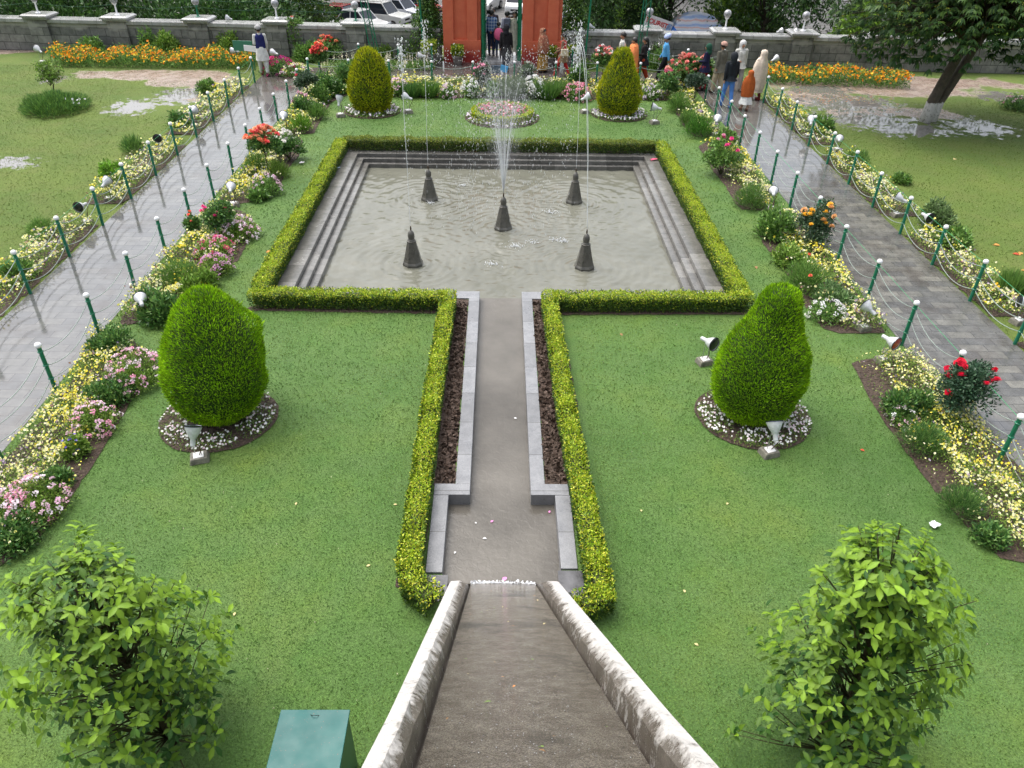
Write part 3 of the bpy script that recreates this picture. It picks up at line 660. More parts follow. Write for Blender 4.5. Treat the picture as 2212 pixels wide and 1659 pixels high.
def shrub(px, py, r, h, label, kind='leafy', cols=DKG, cat='shrub', name='shrub', blooms=None, grp=None):
    "kind: leafy, feathery, grass, clump, rose, standard"
    x, y = G2(px, py); d = math.hypot(x, y); s = 1 if d < 13 else (1.35 if d < 22 else 1.8)
    root = empty(name, (x, y, 0), random.uniform(0, 6), label, cat, grp)
    g = Geo(); st = Geo(); z0 = 0; tops = None
    if kind == 'feathery':
        n = int(5200*r*h/.25/s**2)+300
        tops = leafmass(g, (0, 0, .03), r*.85, h*.8, n, cols, .09*s, .007*s, 1.6, .75, .25)
    elif kind == 'grass':
        n = int(2600*r/.3/s**1.6)
        a = rng.uniform(0, 2*pi, n); rr = rng.random(n)**.5*r*.6; p = np.stack([np.cos(a)*rr, np.sin(a)*rr, np.full(n, .01)], 1)
        dd = np.stack([np.cos(a)*.5*rr/r, np.sin(a)*.5*rr/r, np.ones(n)], 1)+rng.normal(size=(n, 3))*.16
        cards(g, p, dd, rdir(n), rng.uniform(h*.55, h*1.05, n), .011*s, vary(n, cols, None, .22)); tops = p+unit(dd)*h
    elif kind in ('leafy', 'clump'):
        n = int((3600 if kind == 'leafy' else 3000)*r*h/.2/s**2)+300; L = (.075 if kind == 'leafy' else .05)*s
        for q in range(7):
            a = q*.9+random.random(); o_ = r*.48 if q else 0; hh = h*random.uniform(.55, 1.1); leafmass(g, (cos(a)*o_, sin(a)*o_, .03), r*random.uniform(.42, .68), hh*.9, n//6, cols, L, L*.38, .7, .6, .3)
        for i in range(7):
            a = random.uniform(0, 6.28); tube(st, [(0, 0, 0), (cos(a)*r*.25, sin(a)*r*.25, h*.4), (cos(a)*r*.6, sin(a)*r*.6, h*.75)], [.01, .008, .004], (.09, .11, .04), 5)
    elif kind in ('rose', 'standard'):
        z0 = h*.5 if kind == 'standard' else .12
        n = int(2600*r*r/.16/s**2)+250; L = .055*s
        for q in range(9):
            a = random.uniform(0, 6.28); b = random.uniform(.2, .8); e = np.array([cos(a)*r*b, sin(a)*r*b, random.uniform(z0+.2*(h-z0), h*.9)])
            st0 = (0, 0, z0 if kind == 'standard' else 0)
            tube(st, [st0, tuple((np.array(st0)+e)/2+[0, 0, .05]), tuple(e)], [.012, .009, .005], (.10, .09, .05), 5)
            leafmass(g, e*[1, 1, 1]-[0, 0, .08], r*.42, (h-z0)*.24, n//9, cols, L, L*.6, .2, .9, .25)
        tops = leafmass(g, (0, 0, z0+(h-z0)*.25), r*.95, (h-z0)*.7, n//2, cols, L, L*.6, .3, .9, .25)
        if kind == 'standard': tube(st, [(0, 0, 0), (.015, 0, z0*.5), (0, 0, z0+.12)], [.017, .014, .013], (.07, .05, .03), 6)
    link('foliage', g.mesh('shrub_foliage'), M_leaf() if kind != 'feathery' else M_matte(), root)
    if st.n: link('stems', st.mesh('shrub_stems'), M_matte(), root)
    if blooms:
        bc, nb, br, style = blooms
        if style == 'rose':
            me = None
            for i in range(nb):
                if me is None or i % 7 == 0:
                    bg_ = Geo(); cc = vary(1, bc, None, .12)[0]
                    for lay, (rr, cu) in enumerate(((1., .2), (.82, .5), (.55, .9), (.3, 1.2))):
                        blossoms(bg_, [[0, 0, lay*br*.16]], np.array([[.1*lay-.1, .1, 1.]]), br*rr, cc*(1.08-.1*lay), cc*.8, k=8, cup=cu)
                    me = bg_.mesh('rose_blossom')
                t = random.uniform(.30, 1.)**.75; a = random.uniform(0, 6.28); rad_ = r*1.0*math.sqrt(max(0, 1-(t*.97)**2))*random.uniform(.75, 1.05)
                if random.random() < .35: rad_ *= .5
                o = link('blossom', me, M_petal(), root, (cos(a)*rad_, sin(a)*rad_, z0+.12+(h-z0)*t*.95))
                o.rotation_euler = (random.uniform(-.5, .7), random.uniform(-.5, .5), a); k_ = random.uniform(.8, 1.2); o.scale = (k_, k_, k_)
        else:
            nb = min(96, int(nb*1.7)) if style == 'umbel' else nb; u = rdir(nb, .5); u[:, 2] = np.abs(u[:, 2]); p = np.array([0, 0, .04])+u*np.array([r*1.02, r*1.02, h*1.02]); ms = []
            for c_ in (bc if len(bc) > 1 else [bc[0], np.array(bc[0])*.93]):
                bg_ = Geo(); c_ = np.array(c_)
                if style == 'umbel': q = 13; blossoms(bg_, rdir(q, .4)*np.array([br, br, br*.5]), rdir(q, 1.2), br*.42, np.clip(c_*(1+rng.normal(size=(q, 1))*.1), 0, 1), k=5, cup=.1)
                elif style == 'spike':
                    q = 10; zz = np.linspace(0, .2*s, q)[:, None]; blossoms(bg_, np.concatenate([rng.normal(size=(q, 2))*.012, zz], 1), rdir(q), br*(1.2-zz[:, 0]*3), c_, k=5)
                else: blossoms(bg_, [[0, 0, 0]], np.array([[0, 0, 1.]]), br, c_, k=7, cup=.2)
                ms.append(bg_.mesh('flower_head'))
            for i in range(len(p)):
                o = link('flower_head', random.choice(ms), M_petal(), root, tuple(p[i])); tl = 0 if style == 'spike' else .7
                o.rotation_euler = (-u[i][1]*tl+random.uniform(-.2, .2), u[i][0]*tl+random.uniform(-.2, .2), 0); k_ = random.uniform(.75, 1.2); o.scale = (k_, k_, k_)
    return root
PK = [(.80, .36, .50), (.82, .50, .62), (.80, .62, .68)]; LP = [(.82, .60, .70), (.82, .72, .78), (.78, .50, .64)]; MG = [(.62, .02, .16), (.75, .06, .26), (.55, .02, .2)]
CO = [(.82, .16, .09), (.85, .30, .16), (.85, .42, .25), (.80, .12, .12)]; SAL = [(.85, .30, .26), (.85, .42, .34), (.82, .25, .25)]; WH = [(.82, .82, .82), (.80, .78, .74)]; RD = [(.62, .01, .04), (.72, .02, .07), (.70, .04, .16)]; YR = [(.88, .52, .06), (.90, .62, .18), (.88, .48, .20)]; LIL = [(.55, .42, .62), (.70, .62, .74), (.78, .74, .72)]
gA = 'pink flower clumps in the beds'
S = shrub
# nearest left bed
S(78, 1105, .42, .42, 'pale pink flower clump at the very bottom left, nearest the front', 'clump', LG, 'flowers', 'flower_clump', (LP+PK, 46, .04, 'umbel'))
S(12, 1118, .34, .34, 'pink flower clump cut by the left edge of the picture', 'clump', LG, 'flowers', 'flower_clump', (PK+LP, 30, .04, 'umbel'))
S(28, 1172, .35, .34, 'low dark leafy shrub in front of the bottom left pink clumps', 'leafy', DKG)
S(127, 1046, .2, .26, 'small grey-green leafy plant at the soil edge near the bottom left pinks', 'leafy', DKG)
S(168, 982, .17, .3, 'small plant with violet-blue bells in the nearest left bed', 'leafy', LG, 'flowers', 'flower_clump', ([(.15, .1, .5), (.25, .2, .6)], 14, .022, 'disc'))
S(208, 925, .36, .34, 'pink flower clump overhanging bare soil in the nearest left bed', 'clump', LG, 'flowers', 'flower_clump', (PK+LP, 40, .036, 'umbel'))
S(237, 862, .36, .36, 'dark leafy shrub with a few pink heads in the nearest left bed', 'leafy', DKG, 'shrub', 'shrub', (LP, 7, .035, 'umbel'))
S(298, 822, .46, .48, 'largest pale pink flower clump, beside the near left conifer', 'clump', LG, 'flowers', 'flower_clump', (LP+PK, 60, .038, 'umbel'))
S(243, 762, .36, .5, 'dark glossy leafy shrub at the far end of the nearest left bed', 'leafy', DKG)
# second left bed
S(352, 688, .42, .62, 'dark glossy leafy shrub beside the silver floodlight left of the big conifer', 'leafy', DKG)
S(392, 612, .46, .50, 'round mid green feathery shrub in the second left bed', 'feathery', FG)
S(430, 622, .36, .44, 'brighter green leafy shrub in the second left bed', 'leafy', LG)
S(470, 590, .34, .36, 'lilac pink flower clump at the lawn edge of the second left bed', 'clump', LG, 'flowers', 'flower_clump', ([(.75, .35, .60), (.80, .5, .7)], 36, .036, 'umbel'))
S(468, 551, .42, .36, 'deep magenta flower clump in the second left bed', 'clump', LG, 'flowers', 'flower_clump', (MG+PK, 38, .036, 'umbel'))
S(480, 515, .36, .85, 'tall dark bush topped with pink roses in the second left bed', 'rose', DKG, 'rose bush', 'rose_bush', (PK[:1]+MG[1:2], 8, .055, 'rose'))
S(515, 512, .46, .42, 'pale pink flower clump jutting over the lawn in the second left bed', 'clump', LG, 'flowers', 'flower_clump', (LP, 46, .04, 'umbel'))
S(421, 512, .18, .5, 'small rose bush with two red blooms in the second left bed', 'rose', DKG, 'rose bush', 'rose_bush', (CO[:1], 3, .045, 'rose'))
# third left bed
S(580, 378, .46, 1.15, 'standard rose crowned with a mass of coral red blooms in the third left bed', 'standard', DKG, 'rose bush', 'rose_bush', (CO, 46, .085, 'rose'))
S(626, 345, .42, .72, 'dark bush with white blooms at the lawn edge of the third left bed', 'rose', DKG, 'rose bush', 'rose_bush', (WH, 18, .07, 'rose'))
S(556, 372, .36, .5, 'mid green feathery shrub under the coral standard rose', 'feathery', FG)
S(603, 382, .32, .42, 'bright green feathery shrub right of the coral rose stem', 'feathery', LG)
S(575, 418, .40, .46, 'clump with dusty pink heads in the third left bed', 'clump', FG, 'flowers', 'flower_clump', (LP+[(.6, .4, .5)], 26, .04, 'umbel'))
S(560, 432, .24, .25, 'low leafy plant at the front corner of the third left bed', 'leafy', FG)
# last left bed
S(653, 284, .34, .5, 'bright lime green feathery shrub at the front of the last left bed', 'feathery', [(.14, .30, .03), (.20, .38, .05), (.10, .22, .02)])
S(655, 250, .36, .6, 'dark round bush below pink roses in the last left bed', 'leafy', DKG, 'rose bush', 'rose_bush', (PK, 7, .07, 'rose'))
S(686, 256, .34, .45, 'mid green feathery shrub at the lawn edge of the last left bed', 'feathery', FG)
S(668, 222, .36, 1.0, 'grey-leaved standard rose with one red bloom on top', 'standard', [(.05, .09, .05), (.08, .13, .07)], 'rose bush', 'rose_bush', (RD, 1, .08, 'rose'))
S(713, 206, .52, .75, 'large dark leafy shrub at the far left corner of the lawn', 'leafy', DKG)
S(690, 222, .36, .5, 'fresh green leafy shrub before the large dark one at the far left corner', 'leafy', FG)
S(752, 190, .38, .8, 'dark green shrub just behind the far left egg-shaped conifer', 'leafy', DKG)
S(695, 165, .34, 1.05, 'coral rose standing by the rope at the far left corner', 'standard', DKG, 'rose bush', 'rose_bush', (CO, 34, .09, 'rose'))
# long bed behind the lawn
S(860, 205, .42, .5, 'pale pink flower clump right of the far left conifer', 'clump', FG, 'flowers', 'flower_clump', (LP, 30, .055, 'umbel'))
S(892, 209, .40, .5, 'dark ornamental grass tuft right of the pale pink clump in the far bed', 'grass', DKG)
S(926, 209, .42, .55, 'green ornamental grass tuft under the left water jets', 'grass', FG)
S(968, 211, .3, .42, 'white flowered clump between the grass tufts left of the spray', 'clump', FG, 'flowers', 'flower_clump', (WH+LP, 14, .055, 'umbel'))
S(1016, 209, .32, .6, 'white flowered clump just left of the tall pink rose', 'clump', FG, 'flowers', 'flower_clump', (WH, 18, .055, 'umbel'))
S(1042, 203, .36, 1.05, 'tall rose bush with deep pink blooms behind the oval bed', 'rose', [(.06, .10, .06), (.09, .15, .07)], 'rose bush', 'rose_bush', (PK[:2], 14, .075, 'rose'))
S(1108, 212, .5, .75, 'pale ornamental grass tuft behind the centre of the spray', 'grass', [(.12, .18, .09), (.18, .24, .12)])
S(1070, 209, .34, .5, 'leafy plant left of the spray in the far bed', 'leafy', FG)
S(1136, 196, .34, .95, 'tall grey-green leafy bush right of the spray', 'rose', [(.08, .13, .07), (.12, .18, .09)], 'rose bush', 'rose_bush', (WH, 5, .07, 'rose'))
S(1152, 211, .42, .68, 'clump of round white blooms right of the spray', 'clump', FG, 'flowers', 'flower_clump', (WH, 26, .06, 'umbel'))
S(1184, 213, .46, .6, 'dark ornamental grass tuft right of the white blooms', 'grass', DKG+FG)
S(1215, 208, .35, .55, 'green grass tuft left of the pink clump near the right jets', 'grass', FG)
S(1247, 190, .40, .85, 'dark bushy rose without blooms above the pink clump', 'rose', DKG, 'rose bush', 'rose_bush')
S(1245, 214, .52, .5, 'bright pink flower clump left of the far right conifer', 'clump', FG, 'flowers', 'flower_clump', ([(.80, .28, .42), (.82, .4, .5)], 42, .055, 'umbel'))
S(1300, 182, .42, 1.25, 'tall standard rose with salmon blooms left of the far right conifer', 'standard', DKG, 'rose bush', 'rose_bush', (SAL+WH[:1], 30, .085, 'rose'))
S(1404, 212, .42, .42, 'lilac and white flower clump right of the far right conifer', 'clump', FG, 'flowers', 'flower_clump', (LIL, 34, .045, 'umbel'))
S(1440, 212, .40, .85, 'dark rose bush with small pink blooms near the right corner of the lawn', 'rose', DKG, 'rose bush', 'rose_bush', (PK[:1]+[(.6, .1, .2)], 9, .06, 'rose'))
S(1474, 190, .72, 1.1, 'widest rose bush, covered with salmon pink blooms by the walking people', 'rose', DKG, 'rose bush', 'rose_bush', (SAL, 46, .1, 'rose'))
S(1512, 190, .40, 1.0, 'salmon rose bush at the path edge beside the woman in the green scarf', 'rose', DKG, 'rose bush', 'rose_bush', (SAL+CO, 12, .1, 'rose'))
S(1498, 224, .38, 1.0, 'bare grey-leaved standard rose without blooms near the right corner', 'standard', [(.05, .09, .055), (.08, .13, .08)], 'rose bush', 'rose_bush')
S(1464, 240, .44, .62, 'round feathery shrub at the far right corner of the lawn', 'feathery', FG)
# farthest right bed
S(1508, 293, .46, .62, 'vivid green feathery shrub at the front end of the farthest right bed', 'feathery', [(.08, .22, .03), (.12, .30, .04), (.05, .14, .02)])
S(1486, 270, .34, .48, 'feathery shrub behind the vivid green one', 'feathery', FG)
S(1565, 312, .36, .45, 'low leafy shrub by the dark floodlight in the third right bed', 'leafy', FG)
# third right bed
S(1556, 378, .50, .95, 'tall leafy bush with a few pink roses leaning over the lawn on the right', 'rose', FG, 'rose bush', 'rose_bush', (PK[:1]+MG[1:2], 9, .07, 'rose'))
S(1618, 446, .42, .62, 'tall feathery shrub at the front of the third right bed', 'feathery', FG+[(.12, .2, .08)])
# second right bed
S(1676, 510, .48, .75, 'dense dark green shrub at the back of the second right bed', 'leafy', FG)
S(1750, 532, .42, 1.0, 'rose bush with apricot yellow blooms beside the right path', 'rose', [(.05, .10, .05), (.08, .14, .07)], 'rose bush', 'rose_bush', (YR, 15, .075, 'rose'))
S(1738, 622, .52, .6, 'wide feathery shrub with a red poppy in the second right bed', 'feathery', FG, 'shrub', 'shrub', (CO[:1], 2, .045, 'rose'))
S(1706, 570, .36, .42, 'leafy plant at the lawn edge of the second right bed', 'leafy', LG)
S(1800, 658, .40, .42, 'pale green leafy peony in the second right bed', 'leafy', [(.08, .17, .05), (.14, .25, .08), (.2, .3, .12)])
S(1783, 686, .36, .30, 'cluster of flat white flower heads at the lawn edge on the right', 'clump', FG, 'flowers', 'flower_clump', (WH, 26, .04, 'umbel'))
# nearest right bed
S(1955, 890, .36, .45, 'dark leafy peony in the nearest right bed', 'leafy', DKG)
S(2062, 905, .45, 1.0, 'grey-green rose bush with crimson red blooms beside the right path', 'rose', [(.03, .08, .04), (.05, .11, .06), (.08, .15, .08)], 'rose bush', 'rose_bush', (RD, 14, .07, 'rose'))
S(1945, 912, .22, .22, 'small cluster of pale pink and white heads in the nearest right bed', 'clump', FG, 'flowers', 'flower_clump', (LP+WH, 16, .03, 'umbel'))
S(1990, 968, .40, .42, 'dark feathery shrub below the red rose bush', 'feathery', DKG+FG[:1])
S(2070, 1106, .32, .40, 'small dark feathery shrub near the right bottom flower bed', 'feathery', DKG)
S(2130, 1165, .22, .25, 'low grey-green leafy plant by the bottom right soil edge', 'leafy', DKG)
# strips outside the paths
S(94, 505, .32, .32, 'feathery shrub on the grass side of the near left strip', 'feathery', FG)
S(290, 328, .34, .42, 'dark feathery shrub behind the middle left strip', 'feathery', DKG+FG)
S(246, 384, .32, .42, 'lime green leafy shrub behind the middle left strip', 'leafy', [(.16, .34, .03), (.22, .42, .05)])
S(392, 272, .30, .4, 'dark round bush at the front of the far left strip', 'leafy', DKG)
S(448, 200, .32, .4, 'mid green bush behind the far left strip', 'leafy', FG)
S(40, 600, .36, .35, 'leafy shrub at the left picture edge on the grass side of the path', 'leafy', FG)
S(1845, 362, .40, .5, 'feathery dark shrub on the grass side of the right strip', 'feathery', FG+DKG)
S(2022, 488, .36, .6, 'tall pale leafy shrub beyond the right strip', 'leafy', [(.12, .20, .07), (.18, .27, .10)])
S(2058, 530, .36, .42, 'low fresh green shrub beside the tall pale one on the right', 'leafy', FG)
S(1945, 395, .22, .25, 'small green plant behind the rope on the right', 'leafy', FG)
S(2182, 640, .32, .55, 'tuft of strap leaves with yellow lilies at the right edge', 'grass', FG, 'flowers', 'lily_clump', ([(.85, .5, .02)], 9, .045, 'disc'))
S(1770, 285, .38, .45, 'round shrub at the end of the far right strip', 'leafy', FG)
# beyond the cross path, below the wall
S(604, 158, .62, .55, 'crimson and purple flower clump beside the man in the vest', 'clump', DKG, 'flowers', 'flower_clump', (MG+[(.35, .02, .2)], 50, .06, 'umbel'))
S(643, 122, .36, 1.5, 'very tall thin rose bush with two pink blooms against the left wall', 'rose', FG, 'rose bush', 'rose_bush', (SAL[:1], 3, .1, 'rose'))
S(668, 130, .55, .75, 'leafy green bush between the tall rose and the orange roses', 'leafy', FG)
S(712, 128, .55, .8, 'bush of orange-red roses against the left wall', 'rose', FG, 'rose bush', 'rose_bush', (CO, 34, .09, 'rose'))
S(833, 125, .5, .7, 'fresh green bush against the wall behind the left conifer', 'leafy', LG)
S(884, 125, .55, .8, 'tall green bush against the wall left of the gate', 'leafy', LG+FG)
S(640, 162, .6, .35, 'pink and cream flower clump along the left wall path', 'clump', FG, 'flowers', 'flower_clump', (LP+CREAM, 40, .05, 'umbel'))
S(745, 150, .9, .32, 'long clump of cream flower spikes along the cross path, left', 'clump', FG, 'flowers', 'flower_clump', ([(.70, .66, .5), (.6, .6, .4)], 50, .03, 'spike'))
S(830, 150, .7, .32, 'clump of cream spikes behind the far left conifer', 'clump', FG, 'flowers', 'flower_clump', ([(.70, .66, .5), (.78, .74, .6)], 36, .03, 'spike'))
S(905, 148, .6, .32, 'clump of cream spikes nearest the left side of the gate', 'clump', FG, 'flowers', 'flower_clump', ([(.70, .66, .5)], 30, .03, 'spike'))
S(1262, 145, .5, .32, 'clump of cream flowers right of the gate', 'clump', FG, 'flowers', 'flower_clump', ([(.72, .68, .5)], 26, .03, 'spike'))
S(1290, 128, .5, .6, 'green bush against the wall right of the gate', 'leafy', FG)
S(1418, 148, .6, .85, 'tall white flower spikes between the woman in black and the man in blue', 'clump', FG, 'flowers', 'flower_clump', (WH+[(.72, .72, .6)], 40, .03, 'spike'))
S(1480, 118, .4, .5, 'small leafy plant below the wall behind the salmon roses', 'leafy', FG)
S(1510, 120, .4, .75, 'lime green young plant against the right wall', 'leafy', LG)
for px, lab in ((200, 'dark small conifer-like bush behind the left marigolds'), (325, 'thin dark bush behind the middle of the left marigolds'), (362, 'fresh green bush behind the left marigolds'), (497, 'lime green bush at the right end of the left marigolds')):
    S(px, 120, .5 if px != 325 else .35, .95 if px > 300 else .8, lab, 'leafy', LG if px > 340 else FG)
S(1675, 132, .35, .7, 'yellowish young plant at the left end of the right marigolds', 'leafy', LG)
S(2190, 235, .5, .4, 'low pink flowered plant on soil at the right edge', 'clump', DKG, 'flowers', 'flower_clump', (PK, 10, .04, 'umbel'))

# marigolds
def marigolds(P, label):
    g = Geo(); pts = poly_pts(P, 950); n = len(pts); h = .44+.09*np.sin(pts[:, 0]*2.1)+.08*np.sin(pts[:, 0]*5+pts[:, 1]*2)+rng.normal(size=n)*.05
    p = np.stack([pts[:, 0], pts[:, 1], rng.random(n)*h], 1)
    cards(g, p, rdir(n, .8), rdir(n, .6), rng.uniform(.07, .15, n), .035, vary(n, FG+DKG[1:], None, .25))
    m = int(n*.105); i = rng.choice(n, m, False); u = rng.random(m)**.5; q = np.stack([pts[i, 0], pts[i, 1]-.05, h[i]*(.35+.65*u)+.04], 1)
    nr = rdir(m, 1.); nr[:, 1] -= .7
    blossoms(g, q, nr, rng.uniform(.03, .055, m), vary(m, [(.85, .24, .01), (.85, .33, .01), (.86, .50, .02), (.88, .60, .05)], [4, 3, 3, 2], .1), k=7, cup=.5)
    tag(link('marigolds', g.mesh('marigolds'), M_petal()), label, 'flowers', kind='stuff')
marigolds([(-17.2, 30.6), (-9.6, 30.7), (-9.5, 32.1), (-17.6, 32.4)], 'dense bed of orange and yellow marigolds below the left wall')
marigolds([(9.9, 29.6), (15.2, 29.1), (15.3, 30.6), (9.9, 31.0)], 'dense bed of orange and yellow marigolds below the right wall')

# daisy rings round the conifers
def daisy_ring(cx, cy, ro, ri, label, n, cols, yo=0.):
    a = np.linspace(0, 2*pi, 60, endpoint=False); W_ = [(cx+cos(t)*ro*(1+.02*sin(3*t)), cy+yo+sin(t)*ro*.93) for t in a]
    sheet('soil', W_, .016, msoil, kind='structure', jit=.01)
    g = Geo(); m = n*7; t = rng.uniform(0, 2*pi, m); r = ri+(ro*.97-ri)*rng.random(m)**.8; patch = np.sin(t*5+cx)+np.sin(t*9)+rng.normal(size=m)*.8; k = patch > -1.1; t, r = t[k], r[k]; m = len(t)
    s = 1 if cy < 15 else 1.7
    p = np.stack([cx+np.cos(t)*r, cy+yo+np.sin(t)*r*.95, rng.random(m)*.06+.02], 1)
    cards(g, p, rdir(m, .6), rdir(m, 1.), rng.uniform(.025, .06, m)*s, .012*s, vary(m, LG+FG, None, .25))
    q = p[:n].copy(); q[:, 2] = rng.uniform(.07, .12, n); nn = len(q); nr = rdir(nn, 1.8); nr[:, 1] -= .4
    blossoms(g, q, nr, rng.uniform(.014, .022, nn)*s, vary(nn, cols, None, .06), None, k=8, cup=.1)
    tag(link('daisies', g.mesh('daisies'), M_petal()), label, 'flowers', kind='stuff')
DZ = [(.88, .88, .86), (.88, .88, .86), (.86, .68, .74), (.88, .82, .84)]
daisy_ring(-4.22, 9.02, .86, .42, 'ring of white and pink daisies round the near left conifer', 420, DZ, -.05)
daisy_ring(3.84, 9.13, .87, .42, 'ring of white and pink daisies round the near right conifer', 560, DZ, -.02)
daisy_ring(-4.2, 25.35, .93, .4, 'ring of white and lilac flowers round the far left conifer', 300, LIL+WH, -.05)
daisy_ring(3.85, 25.35, .93, .4, 'ring of white and lilac flowers round the far right conifer', 340, LIL+WH, -.05)
# oval bed
ov = empty('oval_hedge', (.02, 24.75, 0), 0, 'small oval hedge ring with pink flowers in the middle of the far lawn', 'hedge')
g = Geo(); n = 9000; t = rng.uniform(0, 2*pi, n); rr = .88+rng.uniform(-.09, .09, n); zz = np.where(rng.random(n) < .5, .24, rng.random(n)*.24)
cards(g, np.stack([np.cos(t)*rr*1.02, np.sin(t)*rr*.98, zz], 1), rdir(n, .8), rdir(n, .8), .06, .032, vary(n, YG, None, .2)); link('foliage', g.mesh('oval_foliage'), M_leaf(), ov)
g = Geo(); n = 1500; t = rng.uniform(0, 2*pi, n); rr = rng.random(n)**.5*.82; P_ = np.stack([np.cos(t)*rr, np.sin(t)*rr, rng.uniform(.05, .3, n)], 1)+[.02, 24.75, 0]
cards(g, P_, rdir(n, 1.2), rdir(n, .8), .09, .03, vary(n, FG, None, .2)); m = 420; q = P_[:m]+[0, 0, .08]; blossoms(g, q, rdir(m, 1.), rng.uniform(.025, .045, m), vary(m, [(.80, .35, .42), (.78, .20, .30), (.82, .55, .6), (.7, .4, .6)], None, .1), k=6)
tag(link('pink_flowers', g.mesh('oval_flowers'), M_petal()), 'pink and rose flowers filling the oval hedge ring', 'flowers', kind='stuff')
daisy_ring(.02, 24.72, 1.2, .98, 'lilac flowers outside the small oval hedge', 150, LIL)

# close-cropped lawn: leaf-sized tufts on the near part
def tufts(name, x0, x1, y0, y1, dens, s, cols, skip, label):
    g = Geo(); n = int((x1-x0)*(y1-y0)*dens); p = rng.uniform((x0, y0), (x1, y1), (n, 2)); k = ~skip(p[:, 0], p[:, 1]); p = p[k]; n = len(p)
    f = (np.sin(p[:, 0]*.9+1)+np.sin(p[:, 1]*.7)+np.sin(p[:, 0]*2.3-p[:, 1]*1.9)+rng.normal(size=n)*.9)[:, None]; f = 1/(1+np.exp(-f*1.3-.9*(np.sin(p[:, [0]]*.63+2)*np.sin(p[:, [1]]*.83+.6))*2))
    c = (np.array(cols[0])*(1-f)+np.array(cols[1])*f)*(1+rng.normal(size=(n, 1))*.13)
    fl = rng.random(n) < .0016; c[fl] = (.5, .48, .33)
    cards(g, np.concatenate([p, np.full((n, 1), .002)], 1), rdir(n, .35), rdir(n, 1.6), rng.uniform(.012, .026, n)*s, rng.uniform(.008, .014, n)*s, c, .2)
    tag(link(name, g.mesh(name), M_matte()), label, 'grass', kind='stuff')
RINGS = [(-4.22, 8.97, .86), (3.84, 9.1, .87), (-4.2, 25.3, .95), (3.85, 25.3, .95), (.02, 24.72, 1.2)]
WP = [worldpoly(P) for P in BED.values()]
def skipc(x, y):
    k = (np.abs(x) < .74) & (y < 7.4) | (x > -1.2) & (x < 1.1) & (y > 5.5) & (y < 12.8) | (x > -1.26) & (x < 1.3) & (y > 5.5) & (y < 12.3) | (x > -4.75) & (x < 4.78) & (y > 12.2) & (y < 21.65)
    k |= (x > -.66) & (x < .72) & (y < 6)
    for P in WP: k |= poly_in(P, x, y)
    for cx, cy, r in RINGS: k |= np.hypot(x-cx, (y-cy)/.95) < r*.97
    return k
tufts('clipped_grass', -7., 7.06, 2.4, 9., 2300, 1., [(.080, .165, .034), (.145, .225, .048)], skipc, 'short clipped clover-like grass on the near lawn')
tufts('clipped_grass', -7., 7.06, 9., 16., 1100, 1.35, [(.080, .165, .034), (.145, .225, .048)], skipc, 'short clipped grass on the middle of the lawn')
tufts('clipped_grass', -7., 7.06, 16., 28.5, 420, 1.9, [(.085, .175, .036), (.155, .24, .052)], skipc, 'short clipped grass on the far lawn')
for x0, x1, y0, y1, lab in ((-22, -9.0, 11, 31, 'coarser wet grass on the left side lawn'), (9.15, 20, 11, 30, 'coarser wet grass on the right side lawn')):
    def sk(x, y):
        r = np.zeros(len(x), bool); u = FOC*0
        for (a, b, c, d) in [(230, 200, 450, 252), (200, 150, 520, 176), (395, 160, 520, 225), (1640, 160, 2260, 215), (1690, 200, 1960, 240), (1760, 238, 2000, 282), (1860, 262, 2185, 298)]:
            P = [G2((a+c)/2+cos(t)*(c-a)/2, (b+d)/2+sin(t)*(d-b)/2) for t in np.linspace(0, 6.28, 24)]; r |= poly_in(P, x+rng.normal(size=len(x))*.25, y+rng.normal(size=len(x))*.25) & (rng.random(len(x)) < .96)
        for P in EXTRA.values(): r |= poly_in(P, x, y)
        return r
    tufts('side_grass', x0, x1, y0, y1, 380, 1.5, [(.088, .14, .018), (.125, .175, .026)], sk, lab)
# ------------------------------------------------------------------ rope posts
mrope = mat('rope', color=(.24, .29, .26), rough=.7); mthin = mat('green_wire', color=(.04, .30, .12), rough=.5)
def make_post():
    r = empty('rope_post', (0, 0, 0), 0, 'x', 'post')
    bm = bm_new(); lathe(bm, [(.032, -.05), (.032, .82)], 10); 
    for z in (.26, .50, .74): lathe(bm, [(.036, z-.012), (.044, z-.006), (.044, z+.006), (.036, z+.012)], 10)
    done('pole', bm, mgreen, r, smooth=False)
    bm = bm_new(); lathe(bm, [(.034, .815), (.048, .825), (.052, .845), (.048, .87), (.03, .89), (.005, .897)], 12); done('cap', bm, mwhite, r, smooth=True); return r
post0 = None
def posts(P, fmt, group):
    global post0
    for i, (x, y) in enumerate(P):
        if post0 is None: post0 = o = make_post()
        else: o = copy_tree(post0)
        o.location = (x, y, 0); o.rotation_euler = (random.uniform(-.02, .02), random.uniform(-.02, .02), random.random())
        o['label'] = fmt(i); o['group'] = group
ORD = ['first', 'second', 'third', 'fourth', 'fifth', 'sixth', 'seventh', 'eighth', 'ninth', 'tenth', 'eleventh', 'twelfth', 'thirteenth', 'fourteenth', 'fifteenth', 'sixteenth', 'seventeenth']
